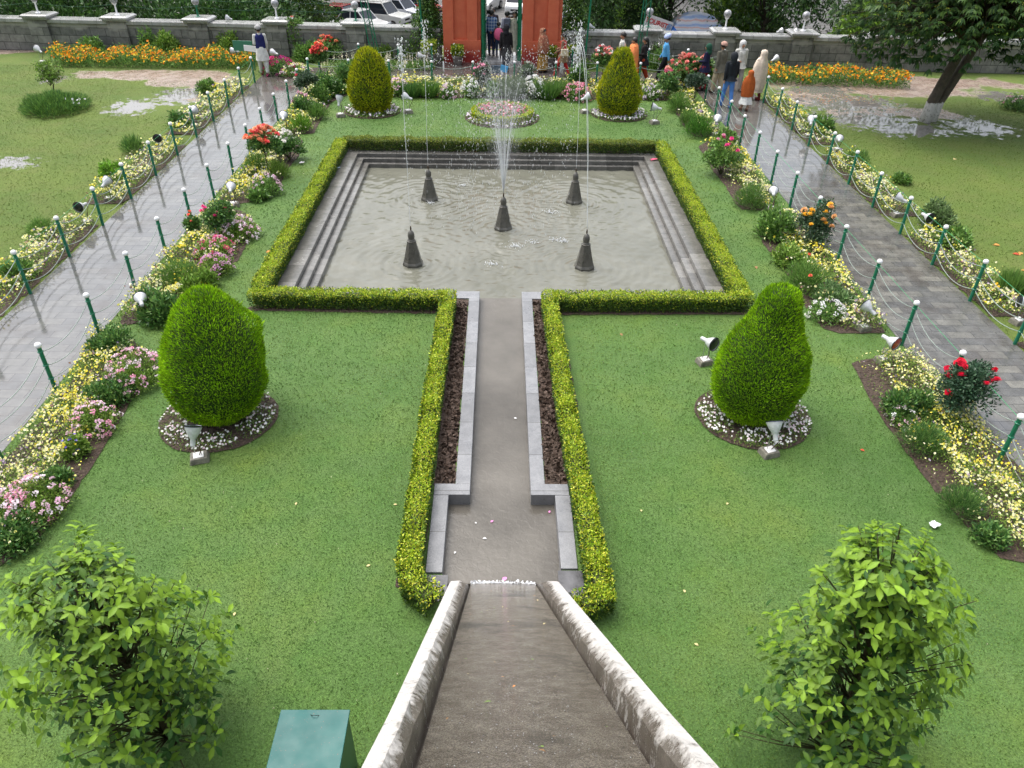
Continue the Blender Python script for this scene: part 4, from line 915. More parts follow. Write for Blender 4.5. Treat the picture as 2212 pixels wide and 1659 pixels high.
def ropes(P, where, levels=((.74, .17), (.50, .17), (.26, .16)), r=.0095, wire=True):
    nm = ['upper', 'middle', 'lower']
    for k, (z, sag) in enumerate(levels):
        g = Geo(); pts = []
        for (x0, y0), (x1, y1) in zip(P, P[1:]):
            sg = sag*random.uniform(.8, 1.25)
            for t in np.linspace(0, 1, 13)[:-1]: pts.append((x0+(x1-x0)*t, y0+(y1-y0)*t, max(.03, z-sg*4*t*(1-t))))
        pts.append((*P[-1], z)); tube(g, pts, r, (1, 1, 1), 5)
        tag(link('rope', g.mesh('rope'), mrope), f'{nm[k]} sagging pale rope of the {where}', 'rope', 'ropes between the green posts')
    if wire:
        g = Geo(); tube(g, [(x, y, .80) for x, y in P], .004, (1, 1, 1), 4)
        tag(link('wire', g.mesh('wire'), mthin), f'thin taut green wire along the {where}', 'wire', 'wires between the green posts')
LO = [(-8.93, 20.78-1.596*i) for i in range(8, -6, -1)]; LI = [(-6.93, 20.75-1.589*i) for i in range(11, -6, -1)]
RO = [(9.10, 22.28-1.575*i) for i in range(11, -4, -1)]; RI = [(7.05, 20.68-1.58*i) for i in range(11, -5, -1)]
for P, wh, own in ((LO, 'outer row of the left path', 'on the grass side of the left path'), (LI, 'inner row of the left path', 'between the left path and the flower bed'), (RI, 'inner row of the right path', 'between the right path and the flower bed'), (RO, 'outer row of the right path', 'on the grass side of the right path')):
    vis = [p for p in P if p[1] > (9.5 if abs(p[0]) > 8 else 6.3)]
    posts(vis, lambda i, own=own: f'{ORD[i]} green white-capped rope post from the front {own}', 'green rope posts with white caps')
    ropes(vis, wh, wire=(P is RO or P is LO or P is RI), r=.0078 if abs(P[0][0]) > 8 else .0066)
NE = [(-6.93, 28.68), (-5.45, 28.62), (-4.0, 28.6), (-2.5, 28.6), (-1.02, 28.62), (.45, 28.64), (1.95, 28.7), (3.45, 28.75), (5.0, 28.75), (6.3, 28.75)]
posts(NE[1:], lambda i: f'{ORD[i]} rope post from the left behind the far flower bed', 'green rope posts with white caps')
ropes(NE, 'row behind the far flower bed', ((.72, .12), (.40, .12)), wire=False)
FL = [(-7.1, 31.25), (-5.5, 31.3), (-4.0, 31.3), (-2.7, 31.4)]; FR = [(2.75, 31.3), (4.2, 31.2), (5.7, 31.2), (7.2, 31.2), (8.6, 31.2)]
posts(FL, lambda i: f'{ORD[i]} rope post from the left along the wall left of the gate', 'green rope posts with white caps')
posts(FR, lambda i: f'{ORD[i]} rope post right of the gate beside the wall', 'green rope posts with white caps')
ropes(FL, 'wall side row left of the gate', ((.72, .14), (.42, .12)), wire=False); ropes(FR, 'wall side row right of the gate', ((.72, .14), (.42, .12)), wire=False)

# ------------------------------------------------------------------ floodlights
msil = mat('silver_shade', color=(.55, .56, .58), rough=.35, metal=.12, var=.15, vscale=20); mlens = mat('dark_glass', color=(.012, .015, .02), rough=.08); mredl = mat('red_glass', color=(.30, .03, .01), rough=.1); mbluel = mat('blue_glass', color=(.01, .012, .09), rough=.1)
mbase = mat('mossy_base', color=(.16, .15, .12), rough=.7, bump=.5, var=.4, vscale=14); mplate = mat('white_plate', color=(.75, .74, .72), rough=.35, var=.1); mbr = mat('grey_metal', color=(.30, .31, .30), rough=.4, metal=.4); mcab = mat('cable', color=(.12, .07, .03), rough=.5)
def floodlight(bpx, bpy_, yaw, pitch, label, lens=None, s=1., h=.52, base=True, z0=0., xy=None, up=None):
    x, y = xy or G2(bpx, bpy_, z0+.06); root = empty('floodlight', (x, y, z0), 0, label, 'floodlight', 'floodlights around the garden')
    yaw, pitch = rad(yaw), rad(pitch)    # direction the lamp points: yaw from +y clockwise
    if base:
        bm = bm_new(); bx(bm, (0, 0, .045), (.30, .24, .11), taper=.85, rz=.3); done('base', bm, mbase, root, bevel=.015)
        bm = bm_new(); bx(bm, (.0, -.01, .108), (.155, .125, .012), rz=.35, rot=Matrix.Rotation(.35, 3, 'Z') @ Matrix.Rotation(.12, 3, 'X')); done('plate', bm, mplate, root, bevel=.003)
    bm = bm_new(); rod(bm, (-.05, 0, .1), (-.045, 0, h), .006); rod(bm, (.05, 0, .1), (.045, 0, h), .006); rod(bm, (-.05, 0, h), (.05, 0, h), .007); done('bracket', bm, mbr, root)
    d = Vector((sin(yaw)*cos(pitch), cos(yaw)*cos(pitch), sin(pitch))); q = d.to_track_quat('Z', 'Y').to_matrix()
    c = Vector((0, 0, h+.03)); bm = bm_new()
    lathe(bm, [(.0, -.17), (.036, -.168), (.040, -.15), (.040, -.05), (.046, -.045), (.062, -.02), (.10, .05), (.125, .12), (.13, .15)], 18, c, q, cap=False); done('lamp_shade', bm, msil, root, smooth=True)
    bm = bm_new(); lathe(bm, [(.128, .142), (.138, .142), (.138, .158), (.128, .158)], 18, c, q, cap=False); done('rim', bm, mlens, root)
    bm = bm_new(); lathe(bm, [(.127, .138), (.1, .15), (.05, .158), (.0, .16)], 18, c, q); done('lens', bm, lens or mlens, root, smooth=True)
    g = Geo(); e = c-d*.15; tube(g, [tuple(e), (e.x*.6+.09, e.y*.6-.03, (e.z+.3)*.55), (.06, -.02, .2), (.02, -.01, .11)], .007, (.10, .055, .02), 5); link('cable', g.mesh('cable'), M_matte(), root)
    if s != 1: root.scale = (s, s, s)
    return root
FLD = [(430, 986, 5, 58, 'silver floodlight in front of the near left conifer, pointing up'), (1662, 974, -5, 50, 'silver floodlight in front of the near right conifer, pointing up'),
 (1522, 778, 145, 4, 'floodlight with dark lens left of the near right conifer, facing the conifer'), (317, 690, -25, 5, 'round backed silver floodlight beside the dark shrub in the second left bed'),
 (505, 440, -10, 10, 'round backed silver floodlight in the third left bed'), (617, 285, -10, 10, 'round backed silver floodlight in the last left bed'),
 (736, 248, 10, 55, 'silver floodlight left of the far left conifer'), (882, 240, -70, 15, 'silver floodlight right of the far left conifer, facing left'),
 (1263, 240, 75, 25, 'silver floodlight left of the far right conifer'), (1414, 263, -80, 10, 'silver floodlight right of the far right conifer on a stone block'),
 (1544, 290, 20, 5, 'round backed silver floodlight in the farthest right bed'), (1664, 448, 15, 5, 'round backed silver floodlight between the second and third right beds'),
 (1865, 706, -40, 25, 'silver floodlight with white plate in the grass gap by the right path'), (1908, 775, 150, -2, 'floodlight with an orange-red lens at the top of the nearest right bed'),
 (1745, 293, 20, 20, 'silver floodlight in the far right outer strip'), (1808, 322, 20, 0, 'floodlight with a blue face behind the right outer rope'),
 (1936, 462, -50, 15, 'silver floodlight in the gap of the right outer strip'), (1990, 500, 165, 0, 'floodlight with a dark lens facing the viewer near the tall pale shrub'),
 (2200, 692, -75, 5, 'silver floodlight at the right edge of the picture'), (237, 428, 15, 20, 'round backed silver floodlight in the gap of the left outer strip'),
 (188, 478, 190, 5, 'floodlight with a dark face toward the viewer beside the left outer strip'), (350, 325, 175, 0, 'dark faced floodlight behind the middle left strip'),
 (422, 272, 10, 5, 'round backed silver floodlight behind the far left strip'), (92, 134, -60, 25, 'silver floodlight at the left end of the left marigolds'),
 (512, 136, -80, 5, 'silver floodlight at the right end of the left marigolds'), (597, 140, -60, 10, 'silver floodlight above the crimson flowers'),
 (912, 146, -85, 5, 'floodlight with a red lens near the left of the gate'), (1240, 148, -110, 15, 'silver floodlight just right of the red gate'), (1668, 153, 60, 20, 'silver floodlight at the left end of the right marigolds')]
for a in FLD:
    k = a[4]; floodlight(*a[:4], k, mredl if 'red lens' in k else (mbluel if 'blue' in k else None), 1.0 if a[1] < 300 else .88, h=.46 if 'blue' not in k else .35)
for px, py, yw, lab in ((495, 46, -80, 'small white floodlight on top of the left wall'), (1279, 48, -80, 'small white floodlight on the wall right of the gate'), (1687, 56, 70, 'small white floodlight on the wall by the second pillar from the right'), (1718, 57, 80, 'small white floodlight leaning on the pillar by the big tree')):
    p = ray_wall(px, py+6); floodlight(0, 0, yw, 15, lab, None, .8, .16, False, WALLH+.1, (p[0], wy(p[0])+.3))

# ------------------------------------------------------------------ fountains
mfs = mat('fountain_stone', lambda N: (N.color(N.ramp(N.noise(6, 6, .7), [(.3, (.045, .043, .036)), (.7, (.115, .11, .095))])), N.rough(N.ramp(N.noise(4, 4), [(.3, .2), (.7, .5)])), N.bump(N.noise(45, 5), .3, .01)))
FN = ['near left', 'near right', 'far left', 'far right', 'central']
NOZ = []
for (x, y), nm_ in zip(FNT, FN):
    r = empty('fountain', (x, y, -.30), 0, f'{nm_} tapered octagonal stone fountain standing in the pool', 'fountain', 'stone fountains in the pool')
    bm = bm_new(); lathe(bm, [(.225, -.15), (.225, .04), (.205, .075), (.20, .08), (.098, .52), (.104, .525), (.104, .545), (.088, .55)], 8, ang=pi/8); done('shaft', bm, mfs, r, bevel=.004)
    bm = bm_new(); lathe(bm, [(.075, .545), (.078, .56), (.066, .575), (.058, .58), (.069, .60), (.074, .65), (.068, .70), (.048, .745), (.02, .768), (.012, .775)], 16); done('bulb', bm, mfs, r, smooth=True)
    bm = bm_new(); lathe(bm, [(.014, .77), (.016, .80), (.020, .815), (.016, .83), (.011, .87)], 10); done('nozzle', bm, mat('bronze', color=(.05, .03, .018), rough=.3, metal=.5), r, smooth=True)
    NOZ.append(np.array([x, y, .575]))
mwat = mat('spray_water', color=(.86, .88, .90), rough=.15, alpha=.62, spec=.6); mmist = mat('fine_spray', color=(.86, .88, .90), rough=.3, alpha=.30)
def jet(nz, top, label, r0=.0055, split=1):
    g = Geo(); n = 46; T = np.linspace(0, 1, n); dx = top-nz
    for q in range(split):
        off = rng.normal(size=2)*.05*q
        P_ = nz+np.stack([dx[0]*T+off[0]*T, dx[1]*T+off[1]*T, dx[2]*(1-(1-T)**2)], 1); P_[:, :2] += np.cumsum(rng.normal(size=(n, 2)), 0)*.0015
        tube(g, P_, r0*(.8+.6*T), (1, 1, 1), 5)
    for i in range(150):   # breaking head of the jet and falling drops
        t = random.random(); 
        if i < 80: c = top+np.array([random.gauss(0, .04), random.gauss(0, .04), random.uniform(-.55, .14)]); sz = random.uniform(.006, .017)
        else: c = np.array([top[0]+dx[0]*t*.5+random.gauss(0, .07), top[1]+dx[1]*t*.5+random.gauss(0, .07), top[2]-dx[2]*t]); sz = random.uniform(.005, .011)
        tube(g, [c, c+[0, 0, sz*1.4], c+[0, 0, sz*3]], [sz*.3, sz*.8, sz*.2], (1, 1, 1), 4)
    tag(link('water_jet', g.mesh('water_jet'), mwat, smooth=True), label, 'water jet', 'thin water jets of the pool fountains')
def at_plane(px, py, y): d = Fv*FOC+Rv*(px-1106)-Uv*(py-829.5); return CAM+d*(y-CAM[1])/d[1]
jet(NOZ[0], at_plane(866, 100, NOZ[0][1]+.3), 'thin jet rising from the near left fountain')
jet(NOZ[2], at_plane(917, 58, NOZ[2][1]+.2), 'thin jet rising from the far left fountain')
jet(NOZ[1], at_plane(1249, 92, NOZ[1][1]+.5), 'thin jet rising from the near right fountain', split=2)
jet(NOZ[3], at_plane(1253, 62, NOZ[3][1]+.3), 'thin jet rising from the far right fountain')
g = Geo(); g2 = Geo(); c0 = NOZ[4]
for i in range(46):       # central spray: ballistic streams breaking into drops
    a = random.uniform(0, 2*pi); sp = random.uniform(.75, 1.2) if i % 3 else random.uniform(.1, .7); v0 = random.uniform(6.0, 7.8); vx, vy = cos(a)*sp, sin(a)*sp*.9; tt = 2*v0/9.81
    t1 = random.uniform(.16, .42)*tt; T = np.linspace(0, t1, 16); P_ = c0+np.stack([vx*T, vy*T, v0*T-4.9*T*T], 1); tube(g, P_, np.linspace(.0036, .0022, 16), (1, 1, 1), 4)
    for q in range(60):
        t = random.uniform(t1*.6, tt*1.05); k = random.uniform(.75, 1.35); c = c0+np.array([vx*t*k, vy*t*k, v0*t-4.9*t*t]); 
        if c[2] < -.28: continue
        L = random.uniform(.015, .06)*(.4+abs(v0-9.8*t)/7); rr = random.uniform(.0022, .0052); tube(g2, [c, c+[0, 0, L*.5], c+[0, 0, L]], [rr*.3, rr, rr*.3], (1, 1, 1), 4)
tag(link('water_spray', g.mesh('spray_streams'), mmist if 0 else mwat, smooth=True), 'fan of fine water streams rising from the central fountain', 'water spray')
tag(link('falling_drops', g2.mesh('spray_drops'), mwat, smooth=True), 'drops and short streaks of water falling round the central spray', 'water', kind='stuff')
g = Geo()                 # bursts thrown up on the paving before the gate
for cx, cy, n_, w_, h_ in ((950, 125, 190, 1.3, .7), (1100, 128, 50, .3, .5), (1165, 130, 180, 1.0, .7), (1232, 95, 130, .4, 1.1), (1240, 60, 50, .15, .9)):
    p = at_plane(cx, cy, 27.5+random.random()*2)
    for i in range(n_):
        c = p+np.array([random.gauss(0, w_*.45), random.gauss(0, .4), random.gauss(0, h_*.3)]); rr = random.uniform(.005, .016); tube(g, [c, c+[0, 0, rr*1.5], c+[0, 0, rr*3]], [rr*.3, rr, rr*.2], (1, 1, 1), 4)
tag(link('flying_drops', g.mesh('flying_drops'), mwat, smooth=True), 'white drops of fountain water flying before the red gate', 'water', kind='stuff')
# splashes on the pool
for i, (px, py, k) in enumerate(((1112, 533, 1.), (1186, 460, 1.1), (1062, 572, .9), (928, 440, .9), (1000, 402, .5), (1150, 525, .8), (1218, 522, .9), (893, 574, .5), (1090, 498, .6), (1195, 520, .6))):
    x, y = G2(px, py, -.3); g = Geo()
    for q in range(int(60*k)):
        a = random.uniform(0, 2*pi); rr = abs(random.gauss(0, .13*k)); c = np.array([x+cos(a)*rr, y+sin(a)*rr*.7, -.297+abs(random.gauss(0, .025))]); s_ = random.uniform(.004, .012)
        tube(g, [c, c+[0, 0, s_], c+[0, 0, s_*2.4]], [s_*.9, s_, s_*.2], (1, 1, 1), 5)
    tag(link('splash', g.mesh('splash'), mwat, smooth=True), f'{["white splash left of the spray in front of the central fountain", "bright splash before the far right fountain", "broad splash between the near fountains", "splash at the foot of the far left fountain", "small splash near the far steps", "splash right in front of the central fountain", "splash farther right in front of the central fountain", "ripple splash at the foot of the near left fountain", "splash at the foot of the central fountain", "faint splash in the middle of the right half of the pool"][i]}', 'splash', 'splashes on the pool water', kind='stuff')
# rain-like fine mist of the spray, in the air above the pool
bm = bm_new(); lathe(bm, [(.05, 0), (.35, .9), (.65, 1.8), (.85, 2.5), (.7, 2.9), (.2, 3.1)], 28)
mm_ = bpy.data.materials.new('mist'); mm_.use_nodes = True; nt_ = mm_.node_tree; nt_.nodes.remove(nt_.nodes['Principled BSDF']); vp = nt_.nodes.new('ShaderNodeVolumePrincipled'); vp.inputs['Color'].default_value = (.95, .97, 1, 1); vp.inputs['Anisotropy'].default_value = .2
tc_ = nt_.nodes.new('ShaderNodeTexCoord'); mp2 = nt_.nodes.new('ShaderNodeMapping'); mp2.inputs['Scale'].default_value = (1.1, 1.1, .6); mp2.inputs['Location'].default_value = (0, 0, -.95); gr_ = nt_.nodes.new('ShaderNodeTexGradient'); gr_.gradient_type = 'SPHERICAL'
ml_ = nt_.nodes.new('ShaderNodeMath'); ml_.operation = 'MULTIPLY'; ml_.inputs[1].default_value = .18
nt_.links.new(tc_.outputs['Object'], mp2.inputs[0]); nt_.links.new(mp2.outputs[0], gr_.inputs[0]); nt_.links.new(gr_.outputs['Fac'], ml_.inputs[0]); nt_.links.new(ml_.outputs[0], vp.inputs['Density']); nt_.links.new(vp.outputs[0], nt_.nodes['Material Output'].inputs['Volume'])
mi = done('mist', bm, mm_, None, (c0[0], c0[1], .6)); tag(mi, 'faint white mist hanging round the central spray', 'mist', kind='stuff')

# ------------------------------------------------------------------ foreground young trees
def big_leaf(g, c, d, nrm, L, W, col):
    c = np.asarray(c, float); n = len(c); d = unit(d); s = unit(np.cross(d, nrm)); u = np.cross(s, d); L = L[:, None]; W = W[:, None]
    dr = -.22*L; V = [c, c+d*L*.25+s*W*.38+u*W*.10, c+d*L*.25-s*W*.38+u*W*.10, c+d*L*.3, c+d*L*.6+s*W*.5+u*W*.16+u*dr*.3, c+d*L*.6-s*W*.5+u*W*.16+u*dr*.3, c+d*L*.62+u*dr*.35, c+d*L+u*dr, ]
    V = np.stack(V, 1).reshape(-1, 3); b = np.arange(n)[:, None]*8
    F = np.concatenate([b+f for f in ([0, 3, 1], [0, 2, 3], [1, 3, 6], [1, 6, 4], [2, 6, 3], [2, 5, 6], [4, 6, 7], [5, 7, 6])], 1)
    cc = np.repeat(np.broadcast_to(col, (n, 3)), 8, 0).reshape(n, 8, 3).copy(); cc[:, [0, 3, 6]] *= 1.18; g.add(V, F, cc.reshape(-1, 3))
def young_tree(x, y, h, r, label, tips, bias=(0, 0), seed=1, shape=None):
    root = empty('young_tree', (x, y, 0), 0, label, 'young tree'); st = np.random.RandomState(seed); g = Geo(); w_ = Geo(); random.seed(seed)
    tube(w_, [(0, 0, -.05), (bias[0]*.2, bias[1]*.2, h*.3), (bias[0]*.6, bias[1]*.6, h*.6), (bias[0], bias[1], h*.9)], [.035, .03, .022, .01], (.07, .055, .03), 7)
    for i in range(tips):
        t = .10+.90*st.rand()**.85; a = st.uniform(0, 2*pi); R_ = r*shape(t)*(1+.20*sin(3*a+6*t+seed)+.10*sin(5*a-9*t))*(st.rand()**.45)*(1.12 if st.rand() < .12 else 1)
        e = np.array([bias[0]*t+cos(a)*R_, bias[1]*t+sin(a)*R_, h*t]); b = np.array([bias[0]*t*.6, bias[1]*t*.6, max(.1, h*t-.45-R_*.35)])
        if i % 3 == 0: tube(w_, [b, (b+e)/2+[0, 0, -.04], e], [.009, .006, .003], (.06, .06, .025), 5)
        m = st.randint(5, 9); out = unit(np.array([cos(a), sin(a), 0])*R_/r+[0, 0, .8])
        aa = st.uniform(0, 2*pi)+np.arange(m)*2.4; perp = unit(np.cross(out, [.3, .2, 1.])); p2 = np.cross(out, perp)
        spread = (perp[None]*np.cos(aa)[:, None]+p2[None]*np.sin(aa)[:, None]); d = unit(spread*1.+out*st.uniform(.15, .9, (m, 1)))
        d[:, 2] -= .15; base = e-out*st.uniform(0, .14, (m, 1)); up = unit(np.tile(out, (m, 1))*1+np.array([0, 0, 1.]))
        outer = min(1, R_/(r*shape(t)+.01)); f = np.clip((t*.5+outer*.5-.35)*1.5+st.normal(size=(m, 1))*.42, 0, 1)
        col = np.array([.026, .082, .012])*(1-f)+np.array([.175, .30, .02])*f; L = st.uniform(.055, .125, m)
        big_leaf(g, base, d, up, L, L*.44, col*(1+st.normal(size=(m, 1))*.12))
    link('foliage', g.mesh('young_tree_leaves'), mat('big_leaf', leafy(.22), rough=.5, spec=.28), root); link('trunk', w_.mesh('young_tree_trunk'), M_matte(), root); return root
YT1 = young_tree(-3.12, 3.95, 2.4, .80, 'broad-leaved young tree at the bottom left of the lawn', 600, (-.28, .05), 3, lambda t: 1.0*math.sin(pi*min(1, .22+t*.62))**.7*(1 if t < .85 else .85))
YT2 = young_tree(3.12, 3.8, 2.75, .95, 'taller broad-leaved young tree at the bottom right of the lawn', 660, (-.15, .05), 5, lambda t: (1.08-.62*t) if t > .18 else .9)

# green metal box
r = empty('metal_box', (-1.63, 3.45, 0), 0, 'turquoise green metal box standing on the lawn beside the chute', 'metal box')
mbox = mat('turquoise_paint', lambda N: (N.color(N.mix(N.ramp(N.noise(55, 4, .6), [(.66, 0.), (.70, .7)]), N.ramp(N.noise(3, 5), [(.3, (.004, .085, .08)), (.7, (.008, .11, .10))]), (.16, .10, .07))), N.rough(N.ramp(N.noise(4, 4), [(.3, .35), (.7, .6)]))))
bm = bm_new(); bx(bm, (0, 0, .42), (.57, .60, .82)); done('body', bm, mat('box_side_paint', color=(.006, .05, .04), rough=.35, var=.3), r, bevel=.006)
bm = bm_new(); bx(bm, (0, 0, .84), (.60, .64, .022)); done('lid', bm, mbox, r, bevel=.004)
bm = bm_new(); bx(bm, (0, -.305, .42), (.48, .012, .7)); done('door', bm, mbox, r, bevel=.004)
g = Geo(); tube(g, [(-.03, .27, .854), (-.01, .25, .875), (.02, .25, .875), (.04, .265, .854)], .003, (.02, .02, .02), 4); link('wire_loop', g.mesh('wire_loop'), M_matte(), r)

# fallen leaves, petals and litter
LV = [('orange brown', (.60, .26, .07)), ('pale yellow', (.62, .52, .25)), ('red', (.55, .08, .04)), ('brown', (.30, .17, .08)), ('green', (.2, .34, .06)), ('white', (.8, .8, .8)), ('pink', (.82, .3, .6))]
def scrap(px, py, ci, label, s=.035, z=.01, flat=True, name='fallen_leaf', cat='leaf', grp='fallen leaves on the grass', xyz=None):
    x, y = G2(px, py, z) if xyz is None else xyz[:2]; zz = z if xyz is None else xyz[2]
    g = Geo(); a = random.uniform(0, 6.28); big_leaf(g, [[0, 0, 0]], np.array([[cos(a), sin(a), .15]]), np.array([[0, -.1, 1.]]), np.array([s*1.6]), np.array([s]), np.array([LV[ci][1]]))
    tag(link(name, g.mesh(name), M_matte(), None, (x, y, zz)), label, cat, grp)
for i, (px, py, ci, s) in enumerate(((585, 542, 0, .07), (597, 530, 3, .06), (940, 790, 3, .05), (1710, 484, 0, .05), (1632, 575, 3, .07), (1858, 971, 2, .04), (1730, 930, 1, .03), (2160, 530, 0, .09), (2187, 548, 2, .09), (2205, 545, 0, .1), (2205, 583, 0, .08), (2060, 345, 1, .1), (198, 142, 0, .06), (505, 1330, 1, .03), (700, 640, 1, .03), (800, 1220, 1, .03), (850, 1090, 1, .03), (1385, 1105, 1, .025), (1480, 1280, 1, .03), (1500, 1390, 1, .03), (640, 1085, 1, .03), (1570, 1090, 1, .03), (1340, 720, 3, .05), (935, 1035, 1, .03))):
    where = ['by the left hedge corner', 'left of the hedge bend', 'beside the left channel hedge', 'on the right lawn strip', 'at the edge of the right soil bed', 'on the lawn right of the pear-shaped conifer', 'in front of the right conifer', 'on the right outer grass, upper one', 'near the right edge of the grass, lower one', 'at the very right edge', 'on grass near the right edge below the others', 'on grass right of the path', 'on the far left grass', 'near the left young tree', 'left of the channel hedge on the lawn', 'on the middle left lawn', 'on the left lawn near the basin', 'on the right lawn near the basin', 'on the right lawn near the chute', 'beside the right young tree', 'below the left conifer on the lawn', 'in the middle of the right lawn', 'beside the right channel hedge', 'at the foot of the left channel hedge'][i]
    scrap(px, py, ci, f'{LV[ci][0]} fallen leaf {where}', s)
for i, (px, py, ci, s, w) in enumerate(((1095, 1247, 6, .05, 'magenta petal on the foam line'), (1060, 1128, 6, .03, 'pink petal floating in the basin'), (1043, 1163, 5, .03, 'cream petal floating in the basin'), (1026, 1128, 5, .02, 'white petal by the left corner of the basin'), (1186, 1108, 6, .03, 'pink petal by the right corner of the basin'), (982, 1196, 5, .025, 'pale petal near the left wall of the basin'), (1110, 903, 5, .03, 'white scrap in the channel'))):
    scrap(px, py, ci, w, s, -.138 if py < 1240 else -.10, name='petal', cat='petal', grp='petals and scraps on the water')
for i in range(26):
    t = random.uniform(.08, .8); x = cxz(t*1.1)+random.uniform(-.33, .33); p = CH0*(1-t)+CH1*t; ci = random.choice([1, 4, 4, 3, 0, 1]); sd = 'left' if x < cxz(t) else 'right'
    g = Geo(); a = random.uniform(0, 6.28); s = random.uniform(.007, .016)*(1.4 if i == 0 else 1); dd = np.array([cos(a), -.707*sin(a), .707*sin(a)]); big_leaf(g, [[0, 0, 0]], dd[None], np.array([[0, .707, .72]]), np.array([s*2]), np.array([s]), np.array([LV[ci][1]]))
    tag(link('fallen_leaf', g.mesh('chute_leaf'), M_matte(), None, (x, p[0]+.016, p[1]+.016)), 'small wet leaf scrap stuck on the bed of the chute', 'leaf', 'wet leaf scraps on the chute')
p = G(1210, 1448, 3.3); d_ = Fv*FOC+Rv*(1210-1106)-Uv*(1448-829.5)
for t_ in np.linspace(0, 1, 400):
    q = CH0*(1-t_)+CH1*t_; k = (q[0]-CAM[1])/d_[1]; zz = CAM[2]+d_[2]*k
    if zz < q[1]+.02: break
g = Geo(); big_leaf(g, [[0, 0, 0]], np.array([[.4, .5, -.5]]), np.array([[0, .707, .707]]), np.array([.085]), np.array([.06]), np.array([[.10, .24, .04]]))
tag(link('fallen_leaf', g.mesh('green_leaf'), M_leaf(), None, (CAM[0]+d_[0]*k-.02, q[0]+.02, q[1]+.02)), 'large green leaf lying on the chute bed', 'leaf')
for px, py, nm2, col, w in ((1413, 345, 'wrapper', (.80, .08, .2), 'crumpled pink wrapper on the far right corner of the pool steps'), (652, 352, 'paper_scrap', (.8, .75, .78), 'white paper scrap on the lawn beside the third left bed'), (2018, 1134, 'paper_scrap', (.8, .8, .85), 'white scrap on the lawn near the bottom right bed'), (725, 363, 'wrapper', (.5, .6, .75), 'bluish wrapper under the left pool hedge')):
    x, y = G2(px, py, .03); bm = bm_new(); r_ = bmesh.ops.create_grid(bm, x_segments=4, y_segments=3, size=.08)
    for v in bm.verts: v.co.z = random.uniform(0, .035); v.co.x *= 1.5 if nm2 == 'wrapper' else .7; v.co.y *= .6
    tag(done(nm2, bm, mat('scrap_'+w[:12].replace(' ', '_'), color=col, rough=.5), None, (x, y, .03), random.random()), w, 'litter')
# ------------------------------------------------------------------ people
def capsules(C, voxel, name):
    "one continuous skin from tapered capsules"
    bm = bm_new()
    for a, ra, b, rb in C:
        a, b = Vector(a), Vector(b)
        if (b-a).length > 1e-4: rod(bm, a, b, ra, rb, 12)
        for p, r in ((a, ra), (b, rb)): bmesh.ops.create_icosphere(bm, subdivisions=2, radius=r, matrix=Matrix.Translation(p))
    me = bpy.data.meshes.new(name); bm.to_mesh(me); bm.free()
    o = bpy.data.objects.new(name, me); COL.objects.link(o); m = o.modifiers.new('r', 'REMESH'); m.mode = 'VOXEL'; m.voxel_size = voxel
    s = o.modifiers.new('s', 'SMOOTH'); s.factor = .5; s.iterations = 2
    dg = bpy.context.evaluated_depsgraph_get(); me2 = bpy.data.meshes.new_from_object(o.evaluated_get(dg)); me2.name = name
    bpy.data.objects.remove(o); return me2
def loft(rings, k=28, fold=0., seed=0, name='cloth'):
    "rings: (z, rx, ry, cx, cy)"
    bm = bm_new(); R = []
    for i, (z, rx, ry, cx, cy) in enumerate(rings):
        f = fold*min(1, i/max(1, len(rings)-1)*1.4)
        R.append([bm.verts.new((cx+rx*(1+f*sin(6*t+seed)+f*.6*sin(11*t+seed*2+z*3))*cos(t), cy+ry*(1+f*sin(6*t+seed)+f*.6*sin(11*t+seed*2+z*3))*sin(t), z)) for t in [2*pi*j/k for j in range(k)]])
    for a, b in zip(R, R[1:]):
        for j in range(k): bm.faces.new((a[j], b[j], b[(j+1) % k], a[(j+1) % k]))
    if rings[0][1] < .16: bm.faces.new(R[0])
    bmesh.ops.recalc_face_normals(bm, faces=bm.faces)
    me = bpy.data.meshes.new(name); bm.to_mesh(me); bm.free(); return me
def cloth_mat(c, pat=None):
    nm_ = 'cloth_%d_%d_%d_%s' % (c[0]*255, c[1]*255, c[2]*255, pat)
    def f(N):
        b_ = N.ramp(N.noise(7, 4), [(.3, tuple(q*.75 for q in c)), (.7, tuple(min(1, q*1.15) for q in c))])
        if pat == 'plaid':
            x, y, z = N.xyz()[:3]
            s1 = N.math('GREATER_THAN', N.math('SINE', N.math('MULTIPLY', z, 55)), .3); s2 = N.math('GREATER_THAN', N.math('SINE', N.math('MULTIPLY', x, 60)), .3)
            b_ = N.mix(N.math('MULTIPLY', N.math('ADD', s1, s2), .4), b_, (.55, .62, .72))
        if pat == 'mottle': b_ = N.mix(N.ramp(N.vor(14), [(.2, .8), (.5, 0.)]), b_, (.45, .30, .18))
        N.color(b_); N.b.inputs['Roughness'].default_value = .85; N.b.inputs['Specular IOR Level'].default_value = .2; N.bump(N.noise(16, 4), .5, .02)
    return mat(nm_, f)
mskin = mat('skin', color=(.36, .19, .12), rough=.5, var=.1); mhair = mat('hair', color=(.012, .010, .009), rough=.45); mshoe = mat('shoe_leather', color=(.03, .022, .018), rough=.4)
